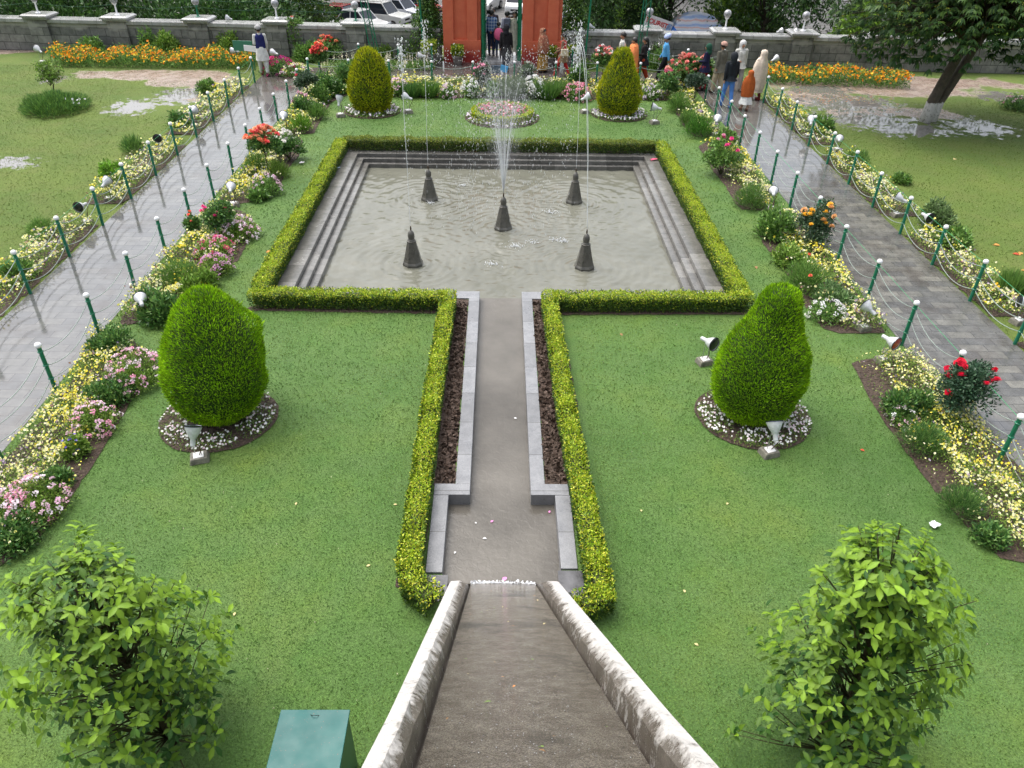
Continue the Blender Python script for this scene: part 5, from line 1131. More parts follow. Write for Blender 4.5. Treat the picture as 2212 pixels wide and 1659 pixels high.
def person(x, y, h, yaw, label, top, bottom, hem=.88, hemc=None, wide=0., stride=.18, arms=('down', 'down'), head='hair', headc=(.02, .02, .02), shawl=None, vest=None, pat=None, shoes=None, skirt=None, spat=None, z0=0.):
    k = h/1.7; root = empty('person', (x, y, z0), rad(-yaw), label, 'person', 'visitors in the garden'); root.scale = (k, k, k)
    J = {'pel': (0, 0, .94), 'wst': (0, 0, 1.08), 'chs': (0, .0, 1.28), 'nk': (0, .0, 1.45), 'hd': (0, .015, 1.60)}
    F = {-1: stride, 1: -stride*.8}
    body = [(J['pel'], .115, J['wst'], .085), (J['wst'], .085, J['chs'], .095), ((-.08, 0, .93), .085, (.08, 0, .93), .085), ((-.14, 0, 1.38), .045, (.14, 0, 1.38), .045), ((0, 0, 1.36), .06, J['nk'], .052), (J['nk'], .05, (0, .01, 1.52), .05),
            ((0, .005, 1.61), .092, (0, .035, 1.555), .068), ((0, .10, 1.57), .014, (0, .118, 1.555), .013), ((-.088, .01, 1.575), .018, (-.09, .01, 1.60), .014), ((.088, .01, 1.575), .018, (.09, .01, 1.60), .014)]
    legs = []; feet = []; slv = []; fing = []
    for s in (-1, 1):
        f = F[s]; hip = (s*.088, 0, .90); kn = (s*.095, f*.55+.03, .49); an = (s*.095, f-.02*(f < 0), .09+(.05 if f < 0 and stride > .1 else 0)); toe = (s*.105, an[1]+.15, .035 if f >= 0 or stride < .1 else .03)
        legs.append((hip, kn, an)); body += [(hip, .085, kn, .055), (kn, .055, an, .038), (an, .036, toe, .03)]
        feet.append([(an[0], an[1]-.04, .045), toe])
        sh = (s*.175, 0, 1.385); mode = arms[0 if s < 0 else 1]; sw = -f*.5
        if mode == 'down': el = (s*.215, sw*.4-.02, 1.12); wr = (s*.22, sw+.03, .90)
        elif mode == 'bent': el = (s*.22, -.03, 1.12); wr = (s*.14, .22, 1.08)
        elif mode == 'hold': el = (s*.22, .02, 1.12); wr = (s*.10, .25, .98)
        else: el = (s*.21, -.05, 1.12); wr = (s*.05, -.12, 1.0)   # behind the back
        body += [(sh, .048, el, .037), (el, .037, wr, .026)]; slv.append((sh, el, wr))
        d = (Vector(wr)-Vector(el)).normalized(); hb = Vector(wr)+d*.05; body.append((wr, .024, tuple(hb), .030))
        side = d.cross(Vector((1, 0, .01))).normalized()
        for q in range(4): b0 = hb+d*.02+side*(q-1.5)*.018; m_ = b0+d*(.038-.004*abs(q-1.5)); e_ = m_+d*.022+Vector((-s*.018, 0, 0)); fing.append([tuple(b0), tuple(m_), tuple(e_)])
        b0 = hb+side*.03; fing.append([tuple(b0-d*.02), tuple(b0+side*.02+d*.012), tuple(b0+side*.024+d*.035)])
    me = capsules(body, .016, 'body'); n0 = len(me.vertices); bm = bm_new(); bm.from_mesh(me)
    for P_ in fing:
        for a, b, r1, r2 in ((P_[0], P_[1], .0095, .009), (P_[1], P_[2], .009, .007)): rod(bm, a, b, r1, r2, 6)
    bm.to_mesh(me); bm.free(); link('body', me, mskin, root, smooth=True)
    bm = bm_new()
    for s in (-1, 1): bmesh.ops.create_icosphere(bm, subdivisions=1, radius=.011, matrix=Matrix.Translation((s*.032, .092, 1.598)))
    done('eyes', bm, mhair, root)
    # trousers
    tr = []; w_ = wide
    for hip, kn, an in legs: tr += [(hip, .100+w_*.3, kn, .070+w_), (kn, .070+w_, (an[0], an[1], an[2]+.02), .052+w_*.6)]
    tr.append(((-.07, 0, .95), .108, (.07, 0, .95), .108))
    if skirt is None or True: link('trousers', capsules(tr, .018, 'trousers'), cloth_mat(bottom), root, smooth=True)
    # shirt or long tunic
    sh_ = [((-.05, 0, .98), .118, (-.05, 0, 1.30), .118), ((.05, 0, .98), .118, (.05, 0, 1.30), .118), ((-.14, 0, 1.38), .068, (.14, 0, 1.38), .068), ((0, -.01, 1.42), .07, (0, 0, 1.44), .058)]
    for a, b, c in slv: sh_ += [(a, .064, b, .052), (b, .052, c, .040)]
    link('shirt', capsules(sh_, .016, 'shirt'), cloth_mat(top, pat), root, smooth=True)
    if hem < .87: link('tunic', loft([(1.02, .165, .13, 0, 0), (.9, .19, .155, 0, 0), ((hem+.9)/2, .215, .19, 0, 0), (hem, .24, .22, 0, 0)], fold=.06, seed=x), cloth_mat(hemc or top, pat), root, smooth=True)
    if skirt: link('skirt', loft([(.98, .15, .13, 0, 0), (.7, .20, .18, 0, 0), (.45, .27, .25, 0, 0), (.30, .31, .29, 0, 0)], fold=.09, seed=1.), cloth_mat(skirt), root, smooth=True)
    if vest: link('vest', capsules([((-.055, 0, .97), .128, (-.06, 0, 1.33), .124), ((.055, 0, .97), .128, (.06, 0, 1.33), .124), ((-.1, 0, 1.40), .058, (.1, 0, 1.40), .058)], .016, 'vest'), cloth_mat(vest), root, smooth=True)
    bm = bm_new()
    for a, t in feet:
        vs = bmesh.ops.create_uvsphere(bm, u_segments=12, v_segments=8, radius=1)['verts']
        for v in vs: v.co = Vector((a[0]+v.co.x*.048, (a[1]+t[1])/2+v.co.y*.135, .045+v.co.z*(.045 if v.co.y > 0 else .055)))
    done('shoes', bm, cloth_mat(shoes) if shoes else mshoe, root, smooth=True)
    # head covering
    def cap_mesh(r, z, y, s=(1, 1, 1), cut=-.3):
        bm = bm_new(); bmesh.ops.create_uvsphere(bm, u_segments=20, v_segments=14, radius=r)
        bmesh.ops.delete(bm, geom=[v for v in bm.verts if v.co.z < cut*r+ (v.co.y*.55 if v.co.y > 0 else v.co.y*.35)], context='VERTS')
        for v in bm.verts: v.co = Vector((v.co.x*s[0], v.co.y*s[1]+y, v.co.z*s[2]+z))
        me = bpy.data.meshes.new('cap'); bm.to_mesh(me); bm.free(); return me
    hc = cloth_mat(headc)
    if head in ('hair', 'bun', 'longhair', 'cap', 'turban'): link('hair', cap_mesh(.112, 1.612, -.006, (1, 1.04, 1.05), -.45), mhair, root, smooth=True)
    if head == 'longhair': link('ponytail', capsules([((0, -.09, 1.60), .05, (0, -.13, 1.42), .04), ((0, -.13, 1.42), .04, (0, -.12, 1.22), .02)], .014, 'ponytail'), mhair, root, smooth=True)
    if head == 'cap': link('cap', cap_mesh(.122, 1.635, -.004, (1, 1.08, .95), .0), hc, root, smooth=True)
    if head == 'turban':
        bm = bm_new(); lathe(bm, [(.10, 1.60), (.128, 1.625), (.136, 1.66), (.132, 1.70), (.108, 1.74), (.06, 1.765), (.01, 1.77)], 20); vs = bm.verts
        for v in vs: v.co.z += v.co.y*-.25
        done('turban', bm, hc, root, smooth=True)
    if head in ('hood', 'scarf'):
        link('hood' if head == 'hood' else 'headscarf', capsules([((0, -.02, 1.62), .122, (0, -.045, 1.56), .118), ((0, -.05, 1.52), .10, (0, -.05, 1.42), .12 if head == 'scarf' else .10)], .015, 'hood'), hc, root, smooth=True)
    if shawl:
        c, zb = shawl[:2]; hd = len(shawl) < 3
        rings = ([(1.735, .03, .03, 0, -.03), (1.72, .085, .085, 0, -.03), (1.66, .125, .125, 0, -.035), (1.57, .132, .12, 0, -.045), (1.50, .125, .12, 0, -.04)] if hd else [(1.50, .09, .09, 0, -.02)])
        rings += [(1.44, .19, .15, 0, -.01), (1.36, .245, .175, 0, 0), (1.2, .285, .215, 0, .01), (1.0, .30, .24, 0, .02), ((zb+1)/2, .29, .235, 0, .01), (zb, .27, .23, 0, 0)]
        link('shawl', loft(rings, 32, .05, x*3), cloth_mat(c, spat), root, smooth=True)
    return root
def ppl(px, py, *a, **k):
    x, y = G2(px, py); return person(x, y, *a, **k)
P1 = person(-8.83, 29.85, 1.70, -20, 'man in navy vest, grey cap and off-white tunic walking away at the left path end', (.60, .60, .58), (.58, .58, .56), .55, vest=(.02, .025, .12), head='cap', headc=(.35, .35, .35), wide=.03, arms=('bent', 'down'))
person(-.42, 33.2, 1.72, 10, 'man in blue and white plaid shirt and dark jeans standing in the gate passage', (.06, .13, .32), (.02, .03, .07), pat='plaid', stride=.06, z0=.10)
person(-.12, 32.95, 1.32, 0, 'child with a round pink backpack and jeans in the gate passage', (.12, .08, .08), (.03, .05, .1), stride=.1, z0=.10)
bm = bm_new(); bmesh.ops.create_uvsphere(bm, u_segments=18, v_segments=12, radius=.2)
for v in bm.verts: v.co = Vector((v.co.x*.95, v.co.y*.6, v.co.z*1.15))
tag(done('backpack', bm, mat('pink_cloth', color=(.62, .10, .22), rough=.6), None, (-.12, 32.70, 1.03), smooth=True), 'round pink backpack worn by the child in the gate passage', 'backpack')
person(.22, 33.35, 1.66, 5, 'person in white shirt with grey backpack straps inside the gate passage', (.55, .55, .62), (.03, .03, .04), stride=.1, z0=.10)
bm = bm_new(); bx(bm, (0, 0, 0), (.26, .14, .36)); bx(bm, (0, -.08, -.06), (.2, .06, .18)); tag(done('backpack', bm, mat('grey_cloth', color=(.12, .13, .18), rough=.7), None, (.22, 33.16, 1.36), bevel=.03), 'grey backpack on the person in white shirt in the gate', 'backpack')
person(.17, 31.0, 1.66, 8, 'person dressed all in black stepping into the gate passage from the wet path', (.015, .014, .016), (.012, .014, .03), .62, wide=.02, head='scarf', headc=(.015, .015, .02), stride=.2)
person(.52, 33.25, 1.68, 170, 'person in a long cream robe half hidden by the right green door', (.55, .52, .42), (.5, .48, .4), .2, stride=.05, z0=.10)
person(-.38, 36.0, 1.72, 190, 'man in dark clothes coming up behind the plaid shirted man', (.05, .05, .07), (.04, .04, .05), z0=-.25)
person(.45, 37.4, 1.65, 185, 'small distant figure in light blue shirt beyond the gate passage', (.25, .33, .55), (.05, .05, .08), z0=-.7)
person(1.58, 31.0, 1.55, 120, 'woman in a mottled rust shawl and ochre skirt before the right gate pylon', (.30, .12, .07), (.30, .17, .04), .12, (.34, .20, .05), shawl=((.30, .11, .07), .78), spat='mottle', stride=.04)
person(2.30, 30.2, 1.56, -75, 'woman in brown tunic with red scarf and red trousers carrying a cream handbag', (.22, .13, .09), (.50, .03, .03), .62, (.25, .17, .1), stride=.30, arms=('hold', 'bent'), head='hair', shawl=None, vest=(.50, .05, .04))
bm = bm_new(); bx(bm, (0, 0, 0), (.30, .10, .24), taper=.85); t_ = lathe(bm, [(.09, -.006), (.10, 0), (.09, .006)], 14, (0, 0, .14), Matrix.Rotation(pi/2, 3, 'X'), cap=False)
tag(done('handbag', bm, mat('cream_leather', color=(.60, .50, .36), rough=.4), None, (2.33, 29.88, .95), rad(8), bevel=.02), 'cream handbag held by the woman in red scarf', 'handbag')
person(4.42, 29.7, 1.70, -90, 'man in white shirt partly hidden behind the far right conifer', (.58, .58, .55), (.08, .08, .09), stride=.15)
person(4.80, 29.4, 1.58, -90, 'woman in orange sari with dark bun behind the far right conifer', (.80, .22, .08), (.7, .2, .08), .15, (.78, .24, .1), stride=.12, shawl=((.80, .25, .09), .5, 1))
person(5.22, 29.5, 1.58, -85, 'woman in black tunic and rust trousers walking left behind the flower bed', (.015, .015, .018), (.35, .05, .02), .70, wide=.03, stride=.24, head='longhair', arms=('bent', 'down'))
person(6.0, 29.5, 1.66, -88, 'man in sky blue sweater, pale blue turban and black trousers walking left', (.10, .36, .68), (.012, .012, .015), .90, head='turban', headc=(.40, .48, .75), stride=.27, arms=('down', 'down'))
person(7.28, 28.5, 1.58, -60, 'person in navy coat, green headscarf and red trousers at the right path end', (.015, .017, .05), (.35, .03, .04), .72, head='scarf', headc=(.02, .08, .05), stride=.1, wide=.03, arms=('bent', 'down'))
person(7.72, 28.15, 1.70, -30, 'man in brownish grey coat and beige trousers with a pinkish cap', (.13, .125, .10), (.42, .36, .25), .74, head='cap', headc=(.45, .27, .22), wide=.03, stride=.12)
person(8.52, 28.6, 1.68, 175, 'person in white hooded raincoat facing the camera on the right path', (.58, .58, .55), (.30, .29, .27), .80, head='hood', headc=(.66, .66, .66), wide=.02, stride=.14, arms=('down', 'bent'))
ppl(1567, 232, 1.74, -8, 'man in dark hooded jacket and bright blue jeans seen from behind', (.018, .022, .027), (.09, .24, .62), .86, vest=(.018, .022, .027), head='hood', headc=(.022, .026, .032), stride=.17, shoes=(.05, .12, .3))
ppl(1607, 238, 1.26, -12, 'girl in a rust red shawl over a white skirt on the right path', (.3, .06, .02), (.45, .28, .2), skirt=(.72, .72, .70), shawl=((.42, .10, .025), .62), stride=.1, shoes=(.2, .1, .07))
ppl(1630, 216, 1.62, -35, 'woman wrapped head to knee in a pale cream shawl on the right path', (.55, .46, .38), (.16, .03, .03), .3, (.60, .50, .42), shawl=((.66, .56, .46), .42), stride=.1, shoes=(.2, .03, .03))
# ------------------------------------------------------------------ outside the garden (land lies lower there)
ZP = -4.2
def tree(x, y, z0, h, r, zc, n, cols, label, leaf=.2, name='tree', group='trees beyond the wall', trunk=.16):
    root = empty(name, (x, y, z0), 0, label, 'tree', group); g = Geo(); w_ = Geo()
    tube(w_, [(0, 0, 0), (.1, 0, h*.3), (-.05, .1, h*.6), (0, 0, h*.9)], [trunk, trunk*.85, trunk*.6, trunk*.2], (.06, .05, .035), 8)
    K_ = 26
    for i in range(K_):
        u = rdir(1)[0]; rr = random.random()**.4; c = np.array([u[0]*r*rr, u[1]*r*rr, (zc+h)/2+u[2]*(h-zc)/2*rr]); br = r*random.uniform(.28, .48)
        tube(w_, [(0, 0, max(zc*.7, c[2]*.5)), c*[.5, .5, .8], c], [trunk*.35, trunk*.2, .02], (.06, .05, .035), 5)
        m = n//K_; d = rdir(m, .15); p = c+d*br*(1-.6*rng.random((m, 1))**2)*[1, 1, .75]
        tone = random.uniform(.7, 1.3); cards(g, p, d*.7+rdir(m)*.8-[0, 0, .3], rdir(m, 1.), rng.uniform(leaf*.6, leaf*1.2, m), leaf*.4, vary(m, cols, None, .25)*tone)
    link('crown', g.mesh('crown'), M_leaf(), root); link('trunk', w_.mesh('tree_trunk'), M_matte(), root); return root
DT = [(.03, .075, .02), (.045, .11, .025), (.07, .15, .03)]; MT = [(.06, .14, .025), (.10, .20, .035), (.16, .27, .04)]; YT = [(.14, .26, .03), (.22, .36, .05), (.10, .19, .03)]
def at_z(px, py, z): return G2(px, py, z)
TR = [(-40, 50, 10, 6.0, DT, 'dark tree outside the wall at the far left edge'), (-31, 47, 10, 5.6, DT, 'dark tree behind the first wall pillar from the left'), (-24.5, 48, 11, 5.8, MT, 'mid green tree behind the second pillar of the left wall'), (-18.5, 46, 10, 4.6, DT, 'dark dense tree behind the third pillar of the left wall'),
      (-13.0, 49, 11, 4.6, MT, 'green tree behind the walking man left of the parked cars'), (-34, 62, 13, 7, DT, 'tall dark tree far behind the left wall'), (-20, 64, 13, 7, DT, 'tall dark tree behind the left trees'),
      (6.2, 50, 9.5, 3.2, DT, 'dark tree just right of the gatehouse'), (10.5, 52, 11, 4.3, DT, 'dark tree behind the tourist banner'), (16., 50, 11, 4.6, DT, 'dark drooping tree behind the striped tent'), (21., 47, 10, 4.4, MT, 'tree behind the right wall beside the large garden tree'), (28, 50, 11, 6, DT, 'dark tree behind the right end of the wall'),
      (-4, 96, 15, 7, MT, 'distant tree beyond the parked cars'), (-14, 92, 15, 8, DT, 'distant dark tree beyond the silver wagon'), (6, 98, 15, 7, DT, 'distant dark tree beyond the gate'), (18, 84, 14, 8, DT, 'distant dark tree behind the tent'), (36, 70, 13, 8, DT, 'distant dark tree at the right'), (-30, 82, 15, 9, DT, 'distant dark tree at the left')]
for x, y, h, r, c, lab in TR: tree(x, y, ZP, h, r, 1.0 if y < 60 else 1.6, 15000 if y < 56 else 8000, c, lab, .30 if y < 60 else .5)
for x, y, z, r, h, cols, lab in ((-30, 41, -1.6, 4.5, 3.0, DT, 'dark hedge mass outside the wall at the far left'), (-22, 41, -1.6, 4.2, 2.9, DT, 'dark bushes outside the wall behind the left marigolds'), (-14.0, 41, -1.8, 4.6, 3.0, DT, 'dark bushes outside the wall near the fourth pillar'), (20.0, 42, -1.4, 3.0, 2.6, YT, 'light green bushes outside the wall left of the large tree'), (25.0, 43, -1.6, 3.2, 3.2, YT, 'fresh green bush outside the wall behind the large tree'), (15.8, 54, -4, 3., 3.8, YT, 'yellowish bush far behind the right wall'), (9.0, 66, -4, 4., 3.2, YT, 'pale grassy bush beyond the dark tree right of the gate')):
    root = empty('bush', (x, y, z), 0, lab, 'bush', 'bushes outside the wall'); g = Geo(); leafmass(g, (0, 0, 0), r, h, 12000, cols, .28, .12, .4, .45, .3); link('foliage', g.mesh('bush'), M_leaf(), root)
    g = Geo(); [tube(g, [(0, 0, ZP-z), (cos(a)*r*.4, sin(a)*r*.4, h*.5)], [.1, .04], (.06, .05, .03), 5) for a in (0, 1.6, 3.2, 4.7)]; link('stems', g.mesh('bush_stems'), M_matte(), root)

# creepers on both sides of the gatehouse
for x, w_, lab in ((-2.95, .75, 'leafy creeper climbing left of the red gatehouse'), (2.95, .62, 'leafy creeper climbing right of the red gatehouse')):
    root = empty('creeper', (x, 33.1, 0), 0, lab, 'creeper'); g = Geo(); n = 20000; zz = rng.uniform(.55, 4.8, n); wd = w_*(.65+.35*np.sin(zz*2.1)+.15*zz/4)
    p = np.stack([rng.normal(size=n)*wd*.5, rng.normal(size=n)*.28, zz], 1); cards(g, p, rdir(n, -.2), rdir(n, .6)-[0, .8, 0], rng.uniform(.06, .14, n), .06, vary(n, MT+DT[1:], None, .3)); link('foliage', g.mesh('creeper'), M_leaf(), root)
    w2 = Geo(); tube(w2, [(0, 0, 0), (.1, 0, 1), (-.05, 0, 2.5), (0, 0, 4.4)], [.07, .05, .04, .02], (.10, .08, .05), 6); link('stem', w2.mesh('creeper_stem'), M_matte(), root)

# large garden tree with whitewashed foot
bx_, by_ = G2(2004, 262); root = empty('garden_tree', (bx_, by_, 0), 0, 'large dark long-leaved tree with whitewashed forked trunk on the muddy right lawn', 'tree')
w_ = Geo(); T1 = np.array([(-.10, 0, -.1), (-.06, 0, .6), (.12, 0, 1.4), (.42, .1, 2.3), (.7, .2, 3.4), (.6, .3, 5)]); T2 = np.array([(.13, .05, -.1), (.20, .05, .6), (.48, .1, 1.3), (.82, .2, 2.2), (1.4, .4, 3.2), (2.0, .5, 4.6)])
tube(w_, T1, [.20, .17, .15, .14, .11, .05], (1, 1, 1), 12); tube(w_, T2, [.17, .15, .14, .12, .09, .04], (1, 1, 1), 12)
mbk = mat('whitewashed_bark', lambda N: (N.color(N.mix(N.ramp(N.math('ADD', N.xyz()[2], N.math('MULTIPLY', N.noise(9, 5, .7), .22)), [(.70, 0.), (.73, 1.)]), N.ramp(N.noise(12, 6, .75), [(.36, (.15, .13, .11)), (.44, (.60, .58, .56)), (.8, (.72, .70, .68))]), N.ramp(N.noise(10, 6, .7), [(.3, (.035, .028, .02)), (.7, (.11, .085, .06))]))), N.rough(N.ramp(N.noise(3, 3), [(.3, .4), (.7, .8)])), N.bump(N.noise(14, 6, .8), .9, .05)))
link('trunk', w_.mesh('garden_tree_trunk'), mbk, root, smooth=True)
g = Geo(); lb = Geo(); st = np.random.RandomState(4)
for i in range(3900):
    u = st.normal(size=3); u /= np.linalg.norm(u); rr = st.rand()**.42; c = np.array([.5+u[0]*4.7*rr, .1+u[1]*3.2*rr, 4.0+u[2]*2.8*rr])
    dx = abs(c[0]-.5)
    if c[2] < 2.6-.50*min(dx, 3.2)+.3*math.sin(c[0]*3): continue
    if i % 9 == 0: tube(lb, [T1[3]+[st.uniform(-.1, .3), 0, st.uniform(0, 1.4)], (c+T1[4])/2+[0, 0, .2], c], [.045, .025, .008], (.07, .055, .035), 5)
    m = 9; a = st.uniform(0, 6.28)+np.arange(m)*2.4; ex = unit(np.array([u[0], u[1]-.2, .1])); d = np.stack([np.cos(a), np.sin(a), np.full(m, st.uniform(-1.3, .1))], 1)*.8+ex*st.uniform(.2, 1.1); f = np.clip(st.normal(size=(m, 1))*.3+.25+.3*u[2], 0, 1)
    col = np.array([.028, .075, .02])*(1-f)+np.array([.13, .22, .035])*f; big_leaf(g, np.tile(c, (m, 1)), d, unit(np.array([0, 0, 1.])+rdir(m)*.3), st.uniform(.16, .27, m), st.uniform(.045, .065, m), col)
    if i % 11 == 0: blossoms(g, c+rdir(8)*.07, rdir(8), .022, (.36, .38, .05), k=5, cup=-.5)
link('crown', g.mesh('garden_tree_crown'), mat('big_leaf', leafy(.22), rough=.38, spec=.4), root); link('limbs', lb.mesh('garden_tree_limbs'), M_matte(), root)
# small tree and bush on the left grass
x, y = G2(116, 205); r = tree(x, y, 0, 1.15, .42, .42, 1500, YT, 'small leaning young tree with a rounded crown on the left grass', .085, 'sapling', None, .022)
x, y = G2(120, 238); root = empty('bush', (x, y, 0), 0, 'low wide feathery bush at the foot of the small tree on the left grass', 'bush'); g = Geo(); leafmass(g, (0, 0, .02), .98, .42, 9000, FG+[(.07, .17, .05)], .16, .016, 1.4, .6, .25); link('foliage', g.mesh('feather_bush'), M_matte(), root)
g = Geo(); blossoms(g, rng.normal(size=(12, 3))*[.12, .1, .05]+[.72, -.1, .34], rdir(12, 1.), .04, (.8, .8, .85)); link('flowers', g.mesh('bush_flowers'), M_petal(), root)
# potted plants by the gate
mpot = mat('grey_pot', color=(.16, .14, .13), rough=.6, var=.3); 
for x, y, s, lab in ((-1.75, 32.05, .8, 'clipped plant in a grey pot before the left gate pylon'), (-2.85, 31.9, 1., 'dark potted plant at the left foot of the gatehouse'), (1.95, 32.05, .8, 'potted plant behind the woman in the rust shawl'), (2.75, 31.9, .9, 'small potted plant at the right foot of the gatehouse')):
    root = empty('potted_plant', (x, y, 0), 0, lab, 'potted plant', 'potted plants at the gate'); bm = bm_new(); lathe(bm, [(.17*s, 0), (.20*s, .05), (.27*s, .36*s), (.30*s, .38*s), (.30*s, .43*s), (.25*s, .43*s)], 20); done('pot', bm, mpot, root, smooth=False, bevel=.008)
    g = Geo(); n = 1700; c = rng.uniform(-1, 1, (n, 3))*[.29, .29, .22]*np.array(s)+[0, 0, .68*s]; cards(g, c, rdir(n, .4), rdir(n, .5), .075, .03, vary(n, YG+DG, None, .2)); link('foliage', g.mesh('pot_plant'), M_leaf(), root)

# green masts and lattice posts at the wall
def mast(x, y, h, label, lattice=True, lean=0.):
    root = empty('lattice_mast' if lattice else 'green_pole', (x, y, 0), 0, label, 'mast' if lattice else 'pole'); bm = bm_new()
    if lattice:
        for sx, sy in ((-.13, -.1), (.13, -.1), (0, .12)): rod(bm, (sx*1.2, sy, 0), (sx+lean, sy, h), .02)
        done('legs', bm, mgreen, root); bm = bm_new()
        for k in range(int(h/.36)): z = .3+k*.36; t = z/h; a = 1 if k % 2 else -1; rod(bm, (-.14*a+lean*t, -.1, z), (.14*a+lean*t, -.1, z+.34), .009)
        done('braces', bm, mgreen, root)
    else: rod(bm, (0, 0, 0), (lean, 0, h), .035); done('shaft', bm, mgreen, root); bm = bm_new(); bx(bm, (0, 0, .03), (.2, .2, .06)); done('foot', bm, mgreen, root)
    return root
pm = ray_wall(815, 90); mast(pm[0], wy(pm[0])-.35, 4.2, 'green lattice mast standing at the left wall behind the left conifer', True, -.55)
pm = ray_wall(918, 95); mast(pm[0], wy(pm[0])-.35, 3.6, 'slim green pole at the wall left of the gatehouse', False, -.12)
pm = ray_wall(1262, 90); mast(pm[0], wy(pm[0])-.45, 4., 'slim green pole at the wall right of the gatehouse', False, .15)
pm = ray_wall(1380, 90); mast(pm[0], wy(pm[0])-.35, 4.2, 'green lattice mast standing at the wall behind the woman in black', True, .1)
# sign boards
def board(name, x, y, z, w, h, rz, m, label, legs=True, text=None, tcol=None, tsize=.1, tilt=0., cat='sign'):
    root = empty(name, (x, y, z), rz, label, cat); bm = bm_new(); bx(bm, (0, 0, 0), (w, .03, h)); p = done('panel', bm, m, root, bevel=.004)
    if legs:
        for s in (-1, 1): bm = bm_new(); rod(bm, (s*w*.42, .03, -z+.0), (s*w*.42, .03, h*.3), .018); done('leg', bm, mgreen, root)
    if text:
        for i, (t, dz, sz, c) in enumerate(text):
            lettering(t, sz, mat('ink_%.2f_%.2f' % (c[0], c[2]), color=c, rough=.5), p, (0, -.02, dz))
    return root
pb = G(975, 72, 1.1); board('notice_board', -9.75, 30.7, .85, .75, .36, -.1, mat('board_green', color=(.03, .16, .10), rough=.4), 'green board on legs beside the man in the navy vest', True)
bm = bm_new(); bx(bm, (0, 0, 0), (.52, .02, .20), rot=Matrix.Rotation(.08, 3, 'Y')); tag(done('paper_sheet', bm, mwhite, None, (-9.25, 30.0, .90), -.1), 'white sheet held out by the man in the navy vest', 'paper')
x, y = G2(1071, 200); root = board('bed_sign', x, y, .78, .30, .26, 0, mat('sign_dark_blue', color=(.03, .07, .12), rough=.4), 'small dark and bright blue sign on a stick in the far flower bed', False)
bm = bm_new(); rod(bm, (.14, .02, -.78), (.12, .02, .12), .012); done('stick', bm, mat('brown_stick', color=(.08, .04, .03)), root); bm = bm_new(); bx(bm, (.28, .01, .02), (.26, .02, .22), rot=Matrix.Rotation(.25, 3, 'Y')); done('blue_flap', bm, mat('sky_blue_plastic', color=(.03, .36, .75), rough=.3), root)

# tourist banner and striped tent outside
def P3(px, py, y): return at_plane(px, py, y)
c = P3(1421, 55, 47.); root = empty('banner', tuple(c), .55, 'white banner with red word TOURIST leaning behind the right wall', 'banner'); bm = bm_new(); bx(bm, (0, 0, 0), (1.75, .04, .80)); pnl = done('panel', bm, mat('banner_white', color=(.70, .70, .70), rough=.5, var=.08), root); root.rotation_euler = (.1, .30, .25)
for t, xx, zz, sz, cc in (('TOURIST', -.14, .10, .36, (.62, .02, .02)), ('INFORMATION', -.10, -.24, .13, (.1, .2, .5))):
    if t == 'TOURIST': lettering(t, sz, mat('red_ink', color=(.55, .02, .02), rough=.5), pnl, (xx, -.028, zz), .008, .006)
bm = bm_new(); bx(bm, (.69, -.024, -.02), (.28, .01, .6)); done('blue_patch', bm, mat('banner_blue', color=(.25, .36, .58), rough=.5, var=.4, vscale=8), root)
bm = bm_new(); [rod(bm, (s*.8, .04, .38), (s*.8, .1, -3.), .03) for s in (-1, 1)]; done('props', bm, mbr, root)
c = P3(1503, 66, 50.); root = empty('tent', (c[0], c[1], c[2]-.05), 0, 'blue and white striped tarpaulin tent behind the right wall', 'tent')
def f_tarp(N):
    x, y, z = N.xyz()[:3]; s = N.math('FRACT', N.math('MULTIPLY', N.math('ADD', z, N.math('MULTIPLY', N.noise(1.2, 3), .35)), 2.7)); c = N.ramp(s, [(0., (.52, .58, .72)), (.32, (.66, .66, .70)), (.5, (.66, .36, .32)), (.62, (.60, .62, .70)), (.8, (.30, .42, .68))])
    lo = N.math('LESS_THAN', N.math('ADD', x, N.math('MULTIPLY', z, 1.)), -1.15); N.color(N.mix(lo, c, (.02, .17, .62))); N.b.inputs['Roughness'].default_value = .35; N.bump(N.noise(3.5, 5, .7), .8, .08)
bm = bm_new(); bmesh.ops.create_grid(bm, x_segments=26, y_segments=14, size=1)
for v in bm.verts:
    X_, Y_ = v.co.x, v.co.y; e = max(abs(X_)**3, abs(Y_)**4); v.co = Vector((X_*1.72+.1*Y_, Y_*1.1, 1.0*(1-e)*(1-.10*X_)-.05*math.sin(X_*9)*abs(X_)+.06*math.sin(X_*5+Y_*4)+.02*random.random()))
done('tarpaulin', bm, mat('striped_tarp', f_tarp), root, smooth=True)
bm = bm_new(); [rod(bm, (sx*1.2, sy*.8, .75), (sx*1.3, sy*.9, -3.2), .04) for sx in (-1, 1) for sy in (-1, 1)]; done('poles', bm, mbr, root)

